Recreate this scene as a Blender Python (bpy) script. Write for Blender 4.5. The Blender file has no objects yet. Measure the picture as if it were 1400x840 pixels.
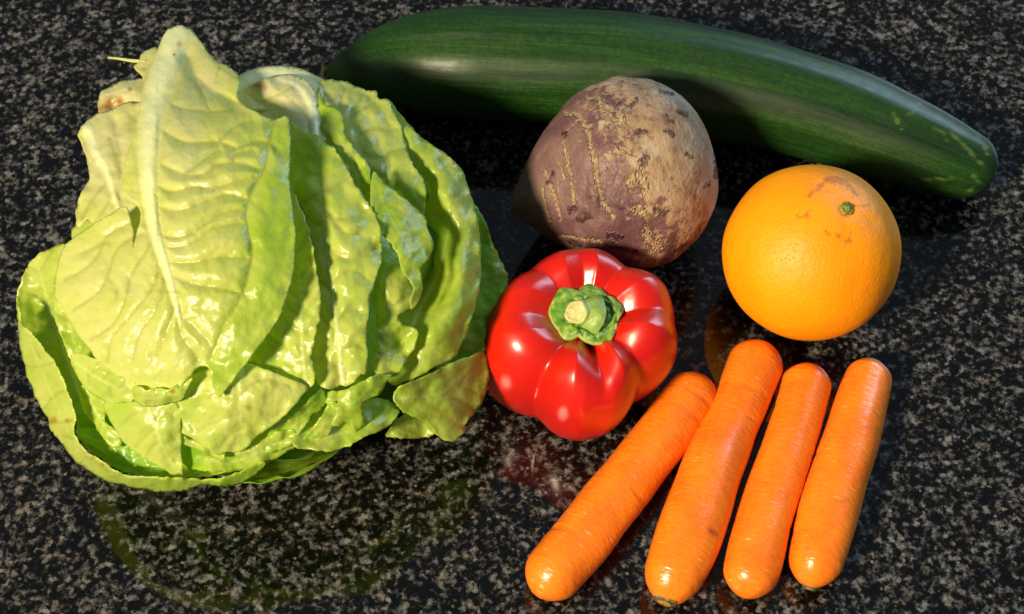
import bpy, math, random
import numpy as np
from mathutils import Vector, noise
from mathutils.geometry import delaunay_2d_cdt

random.seed(7)
sc = bpy.context.scene
COL = sc.collection
CM = 0.01

# ------------------------------------------------------------------ camera
ELEV = math.radians(58)
DIST = 0.75
LENS = 58.0
AIM = Vector((0.0, 0.0, 0.03))
cam_d = bpy.data.cameras.new('camera')
cam = bpy.data.objects.new('camera', cam_d)
COL.objects.link(cam)
cam.location = AIM + Vector((0, -math.cos(ELEV), math.sin(ELEV))) * DIST
cam.rotation_euler = (math.pi / 2 - ELEV, 0, 0)
cam_d.lens = LENS
cam_d.sensor_width = 36
cam_d.clip_start = 0.02
cam_d.clip_end = 30
cam_d.dof.use_dof = True
cam_d.dof.focus_distance = 0.70
cam_d.dof.aperture_fstop = 22
sc.camera = cam

# ------------------------------------------------------------------ light
w = bpy.data.worlds.new('World')
sc.world = w
w.use_nodes = True
bg = w.node_tree.nodes['Background']
bg.inputs[0].default_value = (0.72, 0.84, 1.0, 1)
bg.inputs[1].default_value = 0.135


def area(name, loc, target, size, power, color, size_y=None, shape='DISK'):
    d = bpy.data.lights.new(name, 'AREA')
    d.shape = shape
    d.size = size
    if size_y:
        d.size_y = size_y
    d.energy = power
    d.color = color
    o = bpy.data.objects.new(name, d)
    COL.objects.link(o)
    o.location = loc
    o.rotation_euler = (Vector(target) - Vector(loc)).to_track_quat('-Z', 'Y').to_euler()
    return o


# warm lamp to the left and in front, cool window behind and to the right
area('warm_lamp', (-1.50, -1.52, 1.80), (0, 0, 0.04), 0.45, 152.0, (1.0, 0.81, 0.54))
area('cool_window', (1.15, 1.25, 0.80), (0, 0.0, 0.03), 1.1, 20.0, (0.58, 0.79, 1.0), 0.8, 'RECTANGLE')

vs = sc.view_settings
vs.view_transform = 'Standard'
vs.look = 'None'
vs.exposure = 0.0
vs.gamma = 1.0
sc.cycles.max_bounces = 10
sc.cycles.transmission_bounces = 6
sc.cycles.sample_clamp_indirect = 4.0
sc.cycles.use_denoising = True

# ------------------------------------------------------------------ pixel <-> place
FPX = 1400 * LENS / 36.0
CP = np.array(cam.location)
RGT = np.array((1.0, 0, 0))
FWD = np.array((0, math.cos(ELEV), -math.sin(ELEV)))
UPV = np.array((0, math.sin(ELEV), math.cos(ELEV)))


def rays(px, py):
    px = np.asarray(px, float)
    py = np.asarray(py, float)
    d = FWD[None] * FPX + RGT[None] * (px.reshape(-1, 1) - 700) - UPV[None] * (py.reshape(-1, 1) - 420)
    return d / np.linalg.norm(d, axis=1, keepdims=True)


def at(px, py, z):
    d = rays([px], [py])[0]
    t = (z - CP[2]) / d[2]
    return CP + d * t


def proj(P):
    q = np.asarray(P) - CP
    dep = q @ FWD
    return np.stack([700 + FPX * (q @ RGT) / dep, 420 - FPX * (q @ UPV) / dep], 1), dep


def px_size(P):
    return float((np.asarray(P) - CP) @ FWD) / FPX


# ------------------------------------------------------------------ object helpers
def tag(o, label=None, cat=None, group=None, kind=None):
    if label:
        o['label'] = label
    if cat:
        o['category'] = cat
    if group:
        o['group'] = group
    if kind:
        o['kind'] = kind
    return o


def empty(name, loc):
    o = bpy.data.objects.new(name, None)
    o.empty_display_size = 0.02
    COL.objects.link(o)
    o.location = Vector(loc)
    return o


def mesh_obj(name, verts, faces, mat, parent=None, attrs=None, uv=None, smooth=True):
    me = bpy.data.meshes.new(name)
    V = np.asarray(verts, float)
    off = np.zeros(3)
    if parent is not None:
        p = parent
        while p is not None:
            off += np.array(p.location)
            p = p.parent
    me.from_pydata((V - off).tolist(), [], [tuple(int(i) for i in f) for f in faces])
    if smooth:
        me.polygons.foreach_set('use_smooth', [True] * len(me.polygons))
    for k, a in (attrs or {}).items():
        at_ = me.attributes.new(k, 'FLOAT', 'POINT')
        at_.data.foreach_set('value', np.asarray(a, np.float32))
    if uv is not None:
        at_ = me.attributes.new('surf', 'FLOAT_VECTOR', 'POINT')
        u3 = np.zeros((len(V), 3), np.float32)
        u3[:, :np.asarray(uv).shape[1]] = uv
        at_.data.foreach_set('vector', u3.ravel())
    me.materials.append(mat)
    me.update()
    o = bpy.data.objects.new(name, me)
    COL.objects.link(o)
    if parent is not None:
        o.parent = parent
    return o


def catmull(P, n, closed=False):
    P = np.asarray(P, float)
    m = len(P)
    out = []
    segs = m if closed else m - 1
    for i in range(segs):
        if closed:
            p0, p1, p2, p3 = P[(i - 1) % m], P[i], P[(i + 1) % m], P[(i + 2) % m]
        else:
            p0 = P[i - 1] if i > 0 else 2 * P[0] - P[1]
            p1, p2 = P[i], P[i + 1]
            p3 = P[i + 2] if i + 2 < m else 2 * P[-1] - P[-2]
        t = np.linspace(0, 1, n, endpoint=False)[:, None]
        # centripetal-ish tension
        out.append(0.5 * ((2 * p1) + (-p0 + p2) * t + (2 * p0 - 5 * p1 + 4 * p2 - p3) * t ** 2 + (-p0 + 3 * p1 - 3 * p2 + p3) * t ** 3))
    if not closed:
        out.append(P[-1][None])
    return np.concatenate(out)


def resample(P, step, closed=False):
    P = np.asarray(P, float)
    if closed:
        P = np.concatenate([P, P[:1]])
    L = np.concatenate([[0], np.cumsum(np.linalg.norm(np.diff(P[:, :2], axis=0), axis=1))])
    n = max(3, int(round(L[-1] / step)))
    s = np.linspace(0, L[-1], n + 1)
    if closed:
        s = s[:-1]
    return np.stack([np.interp(s, L, P[:, k]) for k in range(P.shape[1])], 1)


def seg_dist(Q, lines):
    """distance of 2D points to polylines, with the interpolated width column if there is one"""
    best = np.full(len(Q), 1e9)
    bw = np.zeros(len(Q))
    for ln in lines:
        ln = np.asarray(ln, float)
        for a, b in zip(ln[:-1], ln[1:]):
            ab = b[:2] - a[:2]
            L2 = max(1e-9, ab @ ab)
            t = np.clip(((Q - a[:2]) @ ab) / L2, 0, 1)
            d = np.linalg.norm(Q - (a[:2] + t[:, None] * ab), axis=1)
            if len(a) > 2:
                wv = a[2] + t * (b[2] - a[2])
                sel = (d - wv) < (best - bw)
                bw = np.where(sel, wv, bw)
            else:
                sel = d < best
            best = np.where(sel, d, best)
    return best, bw


def inside(Q, poly):
    x, y = Q[:, 0], Q[:, 1]
    c = np.zeros(len(Q), bool)
    n = len(poly)
    for i in range(n):
        x1, y1 = poly[i][:2]
        x2, y2 = poly[(i + 1) % n][:2]
        if y1 == y2:
            continue
        k = ((y1 > y) != (y2 > y)) & (x < (x2 - x1) * (y - y1) / (y2 - y1) + x1)
        c ^= k
    return c


class TPS:
    def __init__(s, P, v, reg=1e-3):
        P = np.asarray(P, float) / 100.0
        n = len(P)
        r = np.linalg.norm(P[:, None] - P[None], axis=2)
        K = s.k(r) + np.eye(n) * reg
        A = np.zeros((n + 3, n + 3))
        A[:n, :n] = K
        A[:n, n] = 1
        A[:n, n + 1:] = P
        A[n, :n] = 1
        A[n + 1:, :n] = P.T
        s.c = np.linalg.lstsq(A, np.concatenate([v, np.zeros(3)]), rcond=None)[0]
        s.P = P

    @staticmethod
    def k(r):
        return np.where(r > 1e-9, r * r * np.log(np.maximum(r, 1e-9)), 0.0)

    def __call__(s, Q):
        Q = np.asarray(Q, float) / 100.0
        r = np.linalg.norm(Q[:, None] - s.P[None], axis=2)
        n = len(s.P)
        return s.k(r) @ s.c[:n] + s.c[n] + Q @ s.c[n + 1:]


def nz(P, scale, seed=0.0):
    return np.array([noise.noise(Vector((p[0] * scale + seed, p[1] * scale - seed * 0.7, (p[2] if len(p) > 2 else 0) * scale + seed * 1.3))) for p in P])


# ------------------------------------------------------------------ material helpers
class NT:
    def __init__(s, name):
        s.m = bpy.data.materials.new(name)
        s.m.use_nodes = True
        s.t = s.m.node_tree
        s.t.nodes.clear()
        s.out = s.t.nodes.new('ShaderNodeOutputMaterial')

    def n(s, typ, **kw):
        nd = s.t.nodes.new(typ)
        for k, v in kw.items():
            setattr(nd, k, v)
        return nd

    def l(s, a, b):
        s.t.links.new(a, b)

    def val(s, sock, v):
        if isinstance(v, bpy.types.NodeSocket):
            s.l(v, sock)
        elif v is not None:
            sock.default_value = v

    def attr(s, name, vec=False):
        a = s.n('ShaderNodeAttribute', attribute_name=name)
        return a.outputs['Vector'] if vec else a.outputs['Fac']

    def obj(s):
        return s.n('ShaderNodeTexCoord').outputs['Object']

    def mapping(s, vec, scale=(1, 1, 1), loc=(0, 0, 0)):
        m = s.n('ShaderNodeMapping')
        s.l(vec, m.inputs[0])
        m.inputs['Scale'].default_value = scale
        m.inputs['Location'].default_value = loc
        return m.outputs[0]

    def noise(s, vec, scale, detail=3, rough=0.55, dist=0.0, color=False):
        t = s.n('ShaderNodeTexNoise')
        s.l(vec, t.inputs['Vector'])
        t.inputs['Scale'].default_value = scale
        t.inputs['Detail'].default_value = detail
        t.inputs['Roughness'].default_value = rough
        t.inputs['Distortion'].default_value = dist
        return t.outputs['Color' if color else 'Fac']

    def voro(s, vec, scale, feature='F1', out='Distance', rnd=1.0):
        t = s.n('ShaderNodeTexVoronoi', feature=feature)
        s.l(vec, t.inputs['Vector'])
        t.inputs['Scale'].default_value = scale
        t.inputs['Randomness'].default_value = rnd
        return t.outputs[out]

    def ramp(s, fac, stops, interp='LINEAR'):
        r = s.n('ShaderNodeValToRGB')
        r.color_ramp.interpolation = interp
        e = r.color_ramp.elements
        while len(e) < len(stops):
            e.new(0.5)
        for k, (p, c) in enumerate(stops):
            e[k].position = p
            e[k].color = (c, c, c, 1) if isinstance(c, (int, float)) else tuple(c) + (1,)
        s.l(fac, r.inputs[0])
        return r.outputs[0]

    def math(s, op, a, b=None, c=None, clamp=False):
        m = s.n('ShaderNodeMath', operation=op, use_clamp=clamp)
        s.val(m.inputs[0], a)
        s.val(m.inputs[1], b)
        s.val(m.inputs[2], c)
        return m.outputs[0]

    def mix(s, fac, a, b, blend='MIX'):
        m = s.n('ShaderNodeMix', data_type='RGBA', blend_type=blend)
        s.val(m.inputs[0], fac)
        for k, v in ((6, a), (7, b)):
            s.val(m.inputs[k], tuple(v) + (1,) if isinstance(v, tuple) and len(v) == 3 else v)
        return m.outputs[2]

    def bump(s, h, dist, strength=1.0, prev=None):
        b = s.n('ShaderNodeBump')
        b.inputs['Strength'].default_value = strength
        b.inputs['Distance'].default_value = dist
        s.l(h, b.inputs['Height'])
        if prev is not None:
            s.l(prev, b.inputs['Normal'])
        return b.outputs[0]

    def principled(s, color, rough=0.4, normal=None, spec=0.5, sss=0.0, sss_r=(1, 0.4, 0.1), sss_s=0.004, coat=0.0, coat_r=0.1):
        p = s.n('ShaderNodeBsdfPrincipled')
        s.val(p.inputs['Base Color'], tuple(color) + (1,) if isinstance(color, tuple) else color)
        s.val(p.inputs['Roughness'], rough)
        s.val(p.inputs['Specular IOR Level'], spec)
        if sss:
            p.inputs['Subsurface Weight'].default_value = sss
            p.inputs['Subsurface Radius'].default_value = sss_r
            p.inputs['Subsurface Scale'].default_value = sss_s
        if coat:
            s.val(p.inputs['Coat Weight'], coat)
            p.inputs['Coat Roughness'].default_value = coat_r
        if normal is not None:
            s.l(normal, p.inputs['Normal'])
        return p

    def done(s, sh):
        s.l(sh, s.out.inputs[0])
        return s.m


# ------------------------------------------------------------------ countertop
def mat_granite():
    t = NT('polished_granite')
    o = t.obj()
    warp = t.n('ShaderNodeVectorMath', operation='MULTIPLY_ADD')
    t.l(t.noise(o, 500, 2, 0.5, 0, True), warp.inputs[0])
    warp.inputs[1].default_value = (0.0018, 0.0018, 0.0018)
    t.l(o, warp.inputs[2])
    v = warp.outputs[0]
    n1 = t.noise(v, 340, 4, 0.62, 0.1)
    mid = t.noise(t.mapping(o, loc=(0.4, 0.1, 0)), 130, 3, 0.55)
    big = t.noise(o, 34, 2, 0.5)
    f = t.math('ADD', n1, t.math('MULTIPLY', t.math('SUBTRACT', mid, 0.5), 0.50))
    f = t.math('ADD', f, t.math('MULTIPLY', t.math('SUBTRACT', big, 0.5), 0.14))
    cell = t.n('ShaderNodeTexVoronoi')
    t.l(v, cell.inputs['Vector'])
    cell.inputs['Scale'].default_value = 480
    sep = t.n('ShaderNodeSeparateColor')
    t.l(cell.outputs['Color'], sep.inputs[0])
    f = t.math('ADD', f, t.math('MULTIPLY', t.math('SUBTRACT', sep.outputs[0], 0.5), 0.22))
    g = t.ramp(f, [(0.43, 0.0018), (0.50, 0.006), (0.56, 0.026), (0.63, 0.064), (0.78, 0.17)])
    tint = t.ramp(t.noise(t.mapping(o, loc=(3, 1, 0)), 150, 3), [(0.35, (0.86, 0.97, 1.12)), (0.5, (0.98, 0.99, 0.97)), (0.72, (1.12, 0.98, 0.80))])
    col = t.mix(1.0, g, tint, 'MULTIPLY')
    # a few pale quartz glints
    gl = t.voro(t.mapping(v, loc=(0.3, 0.7, 0)), 150)
    col = t.mix(t.ramp(gl, [(0.05, 0.5), (0.14, 0.0)]), col, (0.30, 0.29, 0.26))
    r = t.math('ADD', t.math('MULTIPLY', n1, 0.05), 0.03)
    p = t.principled(col, r, None, 0.62)
    return t.done(p.outputs[0])


def bevel_slab(name, x0, x1, y0, y1, z0, z1, b, mat):
    prof = [(0, z0), (0, z1 - b), (b * 0.3, z1 - b * 0.3), (b, z1)]
    V, F = [], []
    for ins, z in prof:
        V += [(x0 + ins, y0 + ins, z), (x1 - ins, y0 + ins, z), (x1 - ins, y1 - ins, z), (x0 + ins, y1 - ins, z)]
    for k in range(len(prof) - 1):
        for j in range(4):
            F.append((k * 4 + j, k * 4 + (j + 1) % 4, k * 4 + 4 + (j + 1) % 4, k * 4 + 4 + j))
    F.append((3, 2, 1, 0))
    n = len(V)
    F.append((n - 4, n - 3, n - 2, n - 1))
    return mesh_obj(name, V, F, mat, smooth=False)


tag(bevel_slab('countertop', -0.75, 0.75, -0.34, 0.62, -0.03, 0.0, 0.003, mat_granite()), kind='structure')


# ------------------------------------------------------------------ tubes (carrots, cucumber)
def tube(centers, radii, nseg=64, step=0.0012, endcap=(0.9, 0.9), disp=None):
    """centers (n,3), radii (n): closed skin with rounded ends; returns verts, faces, (theta, length)"""
    C = catmull(np.concatenate([centers, np.asarray(radii)[:, None]], 1), 24)
    L = np.concatenate([[0], np.cumsum(np.linalg.norm(np.diff(C[:, :3], axis=0), axis=1))])
    n = int(L[-1] / step)
    r0, r1 = C[0, 3] * endcap[0], C[-1, 3] * endcap[1]
    # finer rings at the ends
    u = np.linspace(0, 1, n + 1)
    k = 10
    a0 = r0 * (1 - np.cos(np.linspace(0.06, math.pi / 2, k)))
    a1 = L[-1] - r1 * (1 - np.cos(np.linspace(math.pi / 2, 0.06, k)))
    s = np.concatenate([a0, np.arange(r0, L[-1] - r1, step)[1:], a1])
    Q = np.stack([np.interp(s, L, C[:, j]) for j in range(4)], 1)
    cap = np.ones(len(s))
    d0 = np.clip(s / r0, 0, 1)
    d1 = np.clip((L[-1] - s) / r1, 0, 1)
    cap = np.sqrt(np.clip(1 - (1 - d0) ** 2, 0, 1)) * np.sqrt(np.clip(1 - (1 - d1) ** 2, 0, 1))
    T = np.gradient(Q[:, :3], axis=0)
    T /= np.linalg.norm(T, axis=1, keepdims=True)
    Z = np.array((0, 0, 1.0))
    S = np.cross(T, Z)
    S /= np.linalg.norm(S, axis=1, keepdims=True)
    N = np.cross(S, T)
    th = np.linspace(0, 2 * math.pi, nseg, endpoint=False) - math.pi / 2
    V, UV = [], []
    for i in range(len(s)):
        for a in th:
            r = Q[i, 3] * cap[i]
            if disp:
                r *= 1 + disp(s[i], a, L[-1])
            V.append(Q[i, :3] + r * (math.cos(a) * S[i] + math.sin(a) * N[i]))
            UV.append((math.cos(a), math.sin(a), s[i] * 100))
    F = []
    m = len(s)
    for i in range(m - 1):
        for j in range(nseg):
            F.append((i * nseg + j, i * nseg + (j + 1) % nseg, (i + 1) * nseg + (j + 1) % nseg, (i + 1) * nseg + j))
    V.append(Q[0, :3] - T[0] * r0 * 0.002)
    UV.append((0, 0, 0))
    V.append(Q[-1, :3] + T[-1] * r1 * 0.002)
    UV.append((0, 0, L[-1] * 100))
    for j in range(nseg):
        F.append((m * nseg, (j + 1) % nseg, j))
        F.append((m * nseg + 1, (m - 1) * nseg + j, (m - 1) * nseg + (j + 1) % nseg))
    return np.array(V), F, np.array(UV), T


def px_centers(pts):
    """(px, py, radius in px) along an axis -> centres resting on the counter, radii in m"""
    C, R = [], []
    for x, y, r in pts:
        P = at(x, y, 0.012)
        for _ in range(4):
            rr = r * px_size(P)
            P = at(x, y, rr + 0.0003)
        C.append(P)
        R.append(rr)
    return np.array(C), np.array(R)


def drop(V):
    """rest on the counter: lift or lower by the lowest point"""
    V[:, 2] -= V[:, 2].min() - 0.0002
    return V


# ------------------------------------------------------------------ cucumber
def mat_cucumber():
    t = NT('cucumber_skin')
    s = t.attr('surf', True)
    st = t.noise(t.mapping(s, (2.2, 2.2, 0.05)), 1.7, 3, 0.5)
    fine = t.noise(t.mapping(s, (11, 11, 0.10)), 2.4, 3, 0.6)
    f = t.math('ADD', t.math('MULTIPLY', st, 0.62), t.math('MULTIPLY', fine, 0.38))
    col = t.ramp(f, [(0.36, (0.0030, 0.018, 0.003)), (0.5, (0.008, 0.044, 0.004)), (0.68, (0.030, 0.095, 0.008))])
    blot = t.noise(t.mapping(s, (1, 1, 0.35)), 3.5, 3)
    col = t.mix(t.ramp(blot, [(0.5, 0.0), (0.72, 0.4)]), col, (0.015, 0.068, 0.007))
    mot = t.noise(t.mapping(s, (4, 4, 1.6)), 3.2, 5, 0.7)
    col = t.mix(t.ramp(mot, [(0.42, 0.55), (0.56, 0.0)]), col, (0.004, 0.022, 0.003))
    dots = t.voro(t.mapping(s, (2.4, 2.4, 2.0)), 2.2)
    col = t.mix(t.ramp(dots, [(0.035, 0.5), (0.07, 0.0)]), col, (0.12, 0.20, 0.05))
    col = t.mix(t.math('MULTIPLY', t.attr('streak'), 0.42), col, (0.20, 0.30, 0.06))
    col = t.mix(t.attr('tip'), col, (0.035, 0.085, 0.02))
    pit = t.voro(t.mapping(s, (3, 3, 3)), 3.0)
    b = t.bump(t.ramp(pit, [(0.0, 0.0), (0.12, 1.0)]), 0.0002, 0.25)
    b = t.bump(t.noise(t.mapping(s, (5, 5, 0.25)), 2, 3), 0.0008, 0.4, b)
    rg = t.ramp(t.noise(t.mapping(s, (2, 2, 0.6)), 4, 4), [(0.3, 0.40), (0.7, 0.58)])
    p = t.principled(col, rg, b, 0.32, coat=0.28, coat_r=0.34)
    return t.done(p.outputs[0])


def build_cucumber():
    C, R = px_centers([(448, 97, 8), (468, 95, 20), (498, 91, 37), (535, 87, 55), (580, 85, 69), (635, 86, 77), (700, 89, 79), (850, 97, 79), (1000, 121, 75),
                       (1120, 151, 70), (1220, 187, 63), (1290, 215, 54), (1332, 232, 44), (1349, 241, 34)])

    def disp(s, a, L):
        e = min(1.0, s / 0.03, (L - s) / 0.02)
        return (0.016 * math.cos(7 * a + 1.5 * math.sin(s * 9)) + 0.010 * math.cos(11 * a + 2)) * max(0, e) * 0.8 + 0.03 * noise.noise(Vector((math.cos(a) * 1.2, math.sin(a) * 1.2, s * 26)))
    V, F, UV, T = tube(C, R, 132, 0.0012, (1.0, 0.75), disp)
    V = drop(V)
    root = tag(empty('cucumber', (float(V[:, 0].mean()), float(V[:, 1].mean()), 0)),
               'long curved dark green cucumber lying behind the beetroot', 'cucumber')
    pp, dep = proj(V)
    d, _ = seg_dist(pp, [[(1222, 155), (1228, 170), (1232, 178)], [(1240, 158), (1252, 150), (1258, 142)], [(1276, 172), (1292, 184), (1294, 192)],
                         [(1300, 182), (1318, 198), (1332, 214), (1345, 228)], [(1322, 168), (1340, 190), (1350, 210)], [(1262, 246), (1300, 244)],
                         [(1330, 240), (1338, 250), (1326, 262)]])
    w_ = np.array([noise.noise(Vector((p[0] * 0.09, p[1] * 0.16, 3))) for p in pp])
    L = UV[:, 2].max()
    mask = (UV[:, 1] > -0.3)
    streak = np.clip(1.15 - d / (2.4 + 3.5 * w_), 0, 1) * mask * np.clip(0.6 + w_ * 1.4, 0, 1)
    tip = np.clip(1 - UV[:, 2] / 2.2, 0, 1) * 0.6
    mesh_obj('skin', V, F, mat_cucumber(), root, {'streak': streak, 'tip': tip}, UV)
    # withered flower scar on the right-hand tip, cut stalk on the left-hand one
    t = NT('dry_scar')
    mdry = t.done(t.principled((0.16, 0.15, 0.06), 0.8).outputs[0])
    for P, Tn, r, nm in ((V[-1], T[-1], 0.0042, 'blossom_scar'), (V[-2], -T[0], 0.0045, 'stalk_end')):
        S = np.cross(Tn, (0, 0, 1.0)); S /= np.linalg.norm(S); N = np.cross(S, Tn)
        vv, ff = [], []
        for k, (q, h) in enumerate(((1.1, -0.001), (1.0, 0.0009), (0.6, 0.0014), (0.25, 0.0008))):
            for j in range(18):
                a = 2 * math.pi * j / 18
                rr = r * q * (1 + 0.12 * math.sin(5 * a + k))
                vv.append(P + Tn * h + rr * (math.cos(a) * S + math.sin(a) * N))
        for k in range(3):
            for j in range(18):
                ff.append((k * 18 + j, k * 18 + (j + 1) % 18, k * 18 + 18 + (j + 1) % 18, k * 18 + 18 + j))
        ff.append(tuple(range(54, 72)))
        mesh_obj(nm, vv, ff, mdry, root)


build_cucumber()


# ------------------------------------------------------------------ carrots
def mat_carrot(name, shift):
    t = NT(name)
    s = t.attr('surf', True)
    big = t.noise(t.mapping(s, (1, 1, 0.5), (shift, 0, shift)), 1.2, 3)
    col = t.ramp(big, [(0.35, (0.86, 0.178, 0.004)), (0.65, (0.91, 0.235, 0.008))])
    ring = t.noise(t.mapping(s, (0.7, 0.7, 7.0), (0, 0, shift * 3)), 2.0, 4, 0.6)
    col = t.mix(t.ramp(ring, [(0.60, 0.0), (0.74, 0.35)]), col, (0.92, 0.33, 0.06))
    col = t.mix(t.ramp(ring, [(0.27, 0.25), (0.36, 0.0)]), col, (0.70, 0.14, 0.004))
    # pale lenticel dashes across the root
    len_ = t.voro(t.mapping(s, (1.1, 1.1, 3.6), (shift, shift, 0)), 1.0)
    gate = t.noise(t.mapping(s, (1, 1, 1), (shift * 2, 0, 0)), 1.4, 2)
    dash = t.math('MULTIPLY', t.ramp(len_, [(0.10, 1.0), (0.19, 0.0)]), t.ramp(gate, [(0.42, 0.0), (0.6, 1.0)]))
    col = t.mix(t.math('MULTIPLY', dash, 0.5), col, (0.95, 0.52, 0.16))
    col = t.mix(t.math('MULTIPLY', t.attr('bruise'), 0.7 if shift < 10 else 0.2), col, (0.22, 0.045, 0.01))
    col = t.mix(t.attr('crown'), col, (0.07, 0.06, 0.012))
    dry = t.ramp(t.noise(t.mapping(s, (2, 2, 5), (0, shift, 0)), 3, 4, 0.65), [(0.5, 0.0), (0.75, 0.4)])
    col = t.mix(t.math('MULTIPLY', dry, 0.5), col, (0.90, 0.42, 0.20))
    b = t.bump(ring, 0.0006, 0.07)
    b = t.bump(dash, 0.0005, 0.45, b)
    b = t.bump(t.noise(t.mapping(s, (1.5, 1.5, 4)), 1.6, 3, 0.5), 0.0014, 0.35, b)
    rg = t.ramp(t.noise(t.mapping(s, (1.4, 1.4, 2.5)), 3, 4, 0.6), [(0.32, 0.20), (0.7, 0.40)])
    p = t.principled(col, rg, b, 0.5, sss=0.25, sss_r=(1.0, 0.35, 0.06), sss_s=0.003, coat=0.25, coat_r=0.18)
    return t.done(p.outputs[0])


CARROTS = [
    ('straight orange carrot nearest the red pepper, splayed out from the others',
     [(733, 815, 36), (752, 790, 41), (795, 737, 42), (850, 668, 40), (900, 604, 39), (943, 549, 38), (964, 522, 33)], [], None),
    ('longest orange carrot, with a thick lower end showing a dark crown scar',
     [(909, 827, 36), (921, 787, 43), (945, 722, 46), (968, 655, 43), (996, 588, 38), (1019, 535, 37), (1036, 493, 37), (1042, 478, 33)],
     [[(971, 725), (979, 731)]], (908, 824)),
    ('slimmest orange carrot, third from the red pepper, between two thicker ones',
     [(1017, 818, 32), (1027, 780, 39), (1044, 711, 38), (1063, 655, 37), (1080, 605, 36), (1098, 545, 34), (1104, 520, 34), (1106, 508, 30)], [], None),
    ('stubby orange carrot farthest from the red pepper, with a blunt upper end',
     [(1104, 803, 30), (1115, 765, 38), (1134, 694, 41), (1160, 612, 39), (1178, 550, 35), (1190, 510, 31), (1193, 501, 28)],
     [[(1138, 690), (1160, 684)]], (1107, 806)),
]


def build_carrot(i, label, pts, bruises, crown):
    C, R = px_centers(pts)
    sd = i * 7.3
    rnd = random.Random(40 + i)
    CR = [(rnd.uniform(0.08, 0.92), rnd.uniform(0, 6.28), rnd.uniform(0.010, 0.028), rnd.uniform(0.0006, 0.0016)) for _ in range(16)]

    def disp(s, a, L):
        q = Vector((math.cos(a) * 0.8 + sd, math.sin(a) * 0.8, s * 45))
        q2 = Vector((math.cos(a) * 0.7 + sd, math.sin(a) * 0.7, s * 420))
        c = 0.0
        for sk, ak, dk, wk in CR:
            da = (a - ak + math.pi) % (2 * math.pi) - math.pi
            c -= dk * math.exp(-((s - sk * L + 0.0012 * da) / wk) ** 2 - (da / 0.9) ** 2)
        return 0.065 * noise.noise(q) + 0.0028 * noise.noise(q2) + c
    V, F, UV, T = tube(C, R, 72, 0.0009, ((1.15, 1.3, 1.05, 1.25)[i], (0.95, 0.9, 0.85, 0.8)[i]), disp)
    V = drop(V)
    root = tag(empty('carrot', (float(V[:, 0].mean()), float(V[:, 1].mean()), 0)), label, 'carrot', 'peeled carrots in a row')
    pp, dep = proj(V)
    top = UV[:, 1] > -0.2
    br = np.zeros(len(V))
    if bruises:
        d, _ = seg_dist(pp, bruises)
        br = np.clip(1.3 - d / 4.0, 0, 1) * top
    cr = np.zeros(len(V))
    mesh_obj('root', V, F, mat_carrot('carrot_flesh_%d' % i, sd), root, {'bruise': br, 'crown': cr}, UV)
    if crown:
        # dished crown scar on the thick end, set in the skin
        face = pp - np.array(crown, float)
        k = np.argmin(np.linalg.norm(face, axis=1) + np.where(top, 0, 50))
        P = V[k]
        ring = np.array([V[q] for q in np.argsort(np.linalg.norm(V - P, axis=1))[1:40]]) - P
        _, _, vt = np.linalg.svd(ring)
        Nn = vt[2] * (1 if vt[2] @ (P - C[2]) > 0 else -1)
        S = np.cross(Nn, (0, 0, 1.0)); S /= np.linalg.norm(S); U = np.cross(S, Nn)
        big = i == 1
        r = 0.0044 if big else 0.0030
        vv, ff, dk = [], [], []
        prof = ((1.15, -0.0012, 0.2), (1.0, 0.0004, 0.9), (0.82, 0.0007, 1.0), (0.66, 0.0004, 0.35), (0.4, 0.0007, 0.15), (0.15, 0.0009, 0.4))
        for a_, (q, h, c) in enumerate(prof):
            for j in range(24):
                a = 2 * math.pi * j / 24
                rr = r * q * (1 + 0.08 * math.sin(3 * a + a_))
                vv.append(P + Nn * h + rr * (math.cos(a) * S + 0.7 * math.sin(a) * U))
                dk.append(c)
        for a_ in range(len(prof) - 1):
            for j in range(24):
                ff.append((a_ * 24 + j, a_ * 24 + (j + 1) % 24, a_ * 24 + 24 + (j + 1) % 24, a_ * 24 + 24 + j))
        ff.append(tuple(range(len(vv) - 24, len(vv))))
        t = NT('crown_scar_%d' % i)
        o = t.obj()
        f = t.math('MULTIPLY', t.attr('dark'), t.ramp(t.noise(o, 900, 3), [(0.35, 0.5), (0.6, 1.2)]))
        col = t.ramp(f, [(0.1, (0.50, 0.22, 0.03)), (0.5, (0.16, 0.11, 0.03)), (0.9, (0.03, 0.03, 0.01))])
        sm = t.done(t.principled(col, 0.7, t.bump(t.noise(o, 900, 3), 0.0004, 0.6)).outputs[0])
        mesh_obj('crown_scar', vv, ff, sm, root, {'dark': dk})


for i, c in enumerate(CARROTS):
    build_carrot(i, *c)


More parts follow.
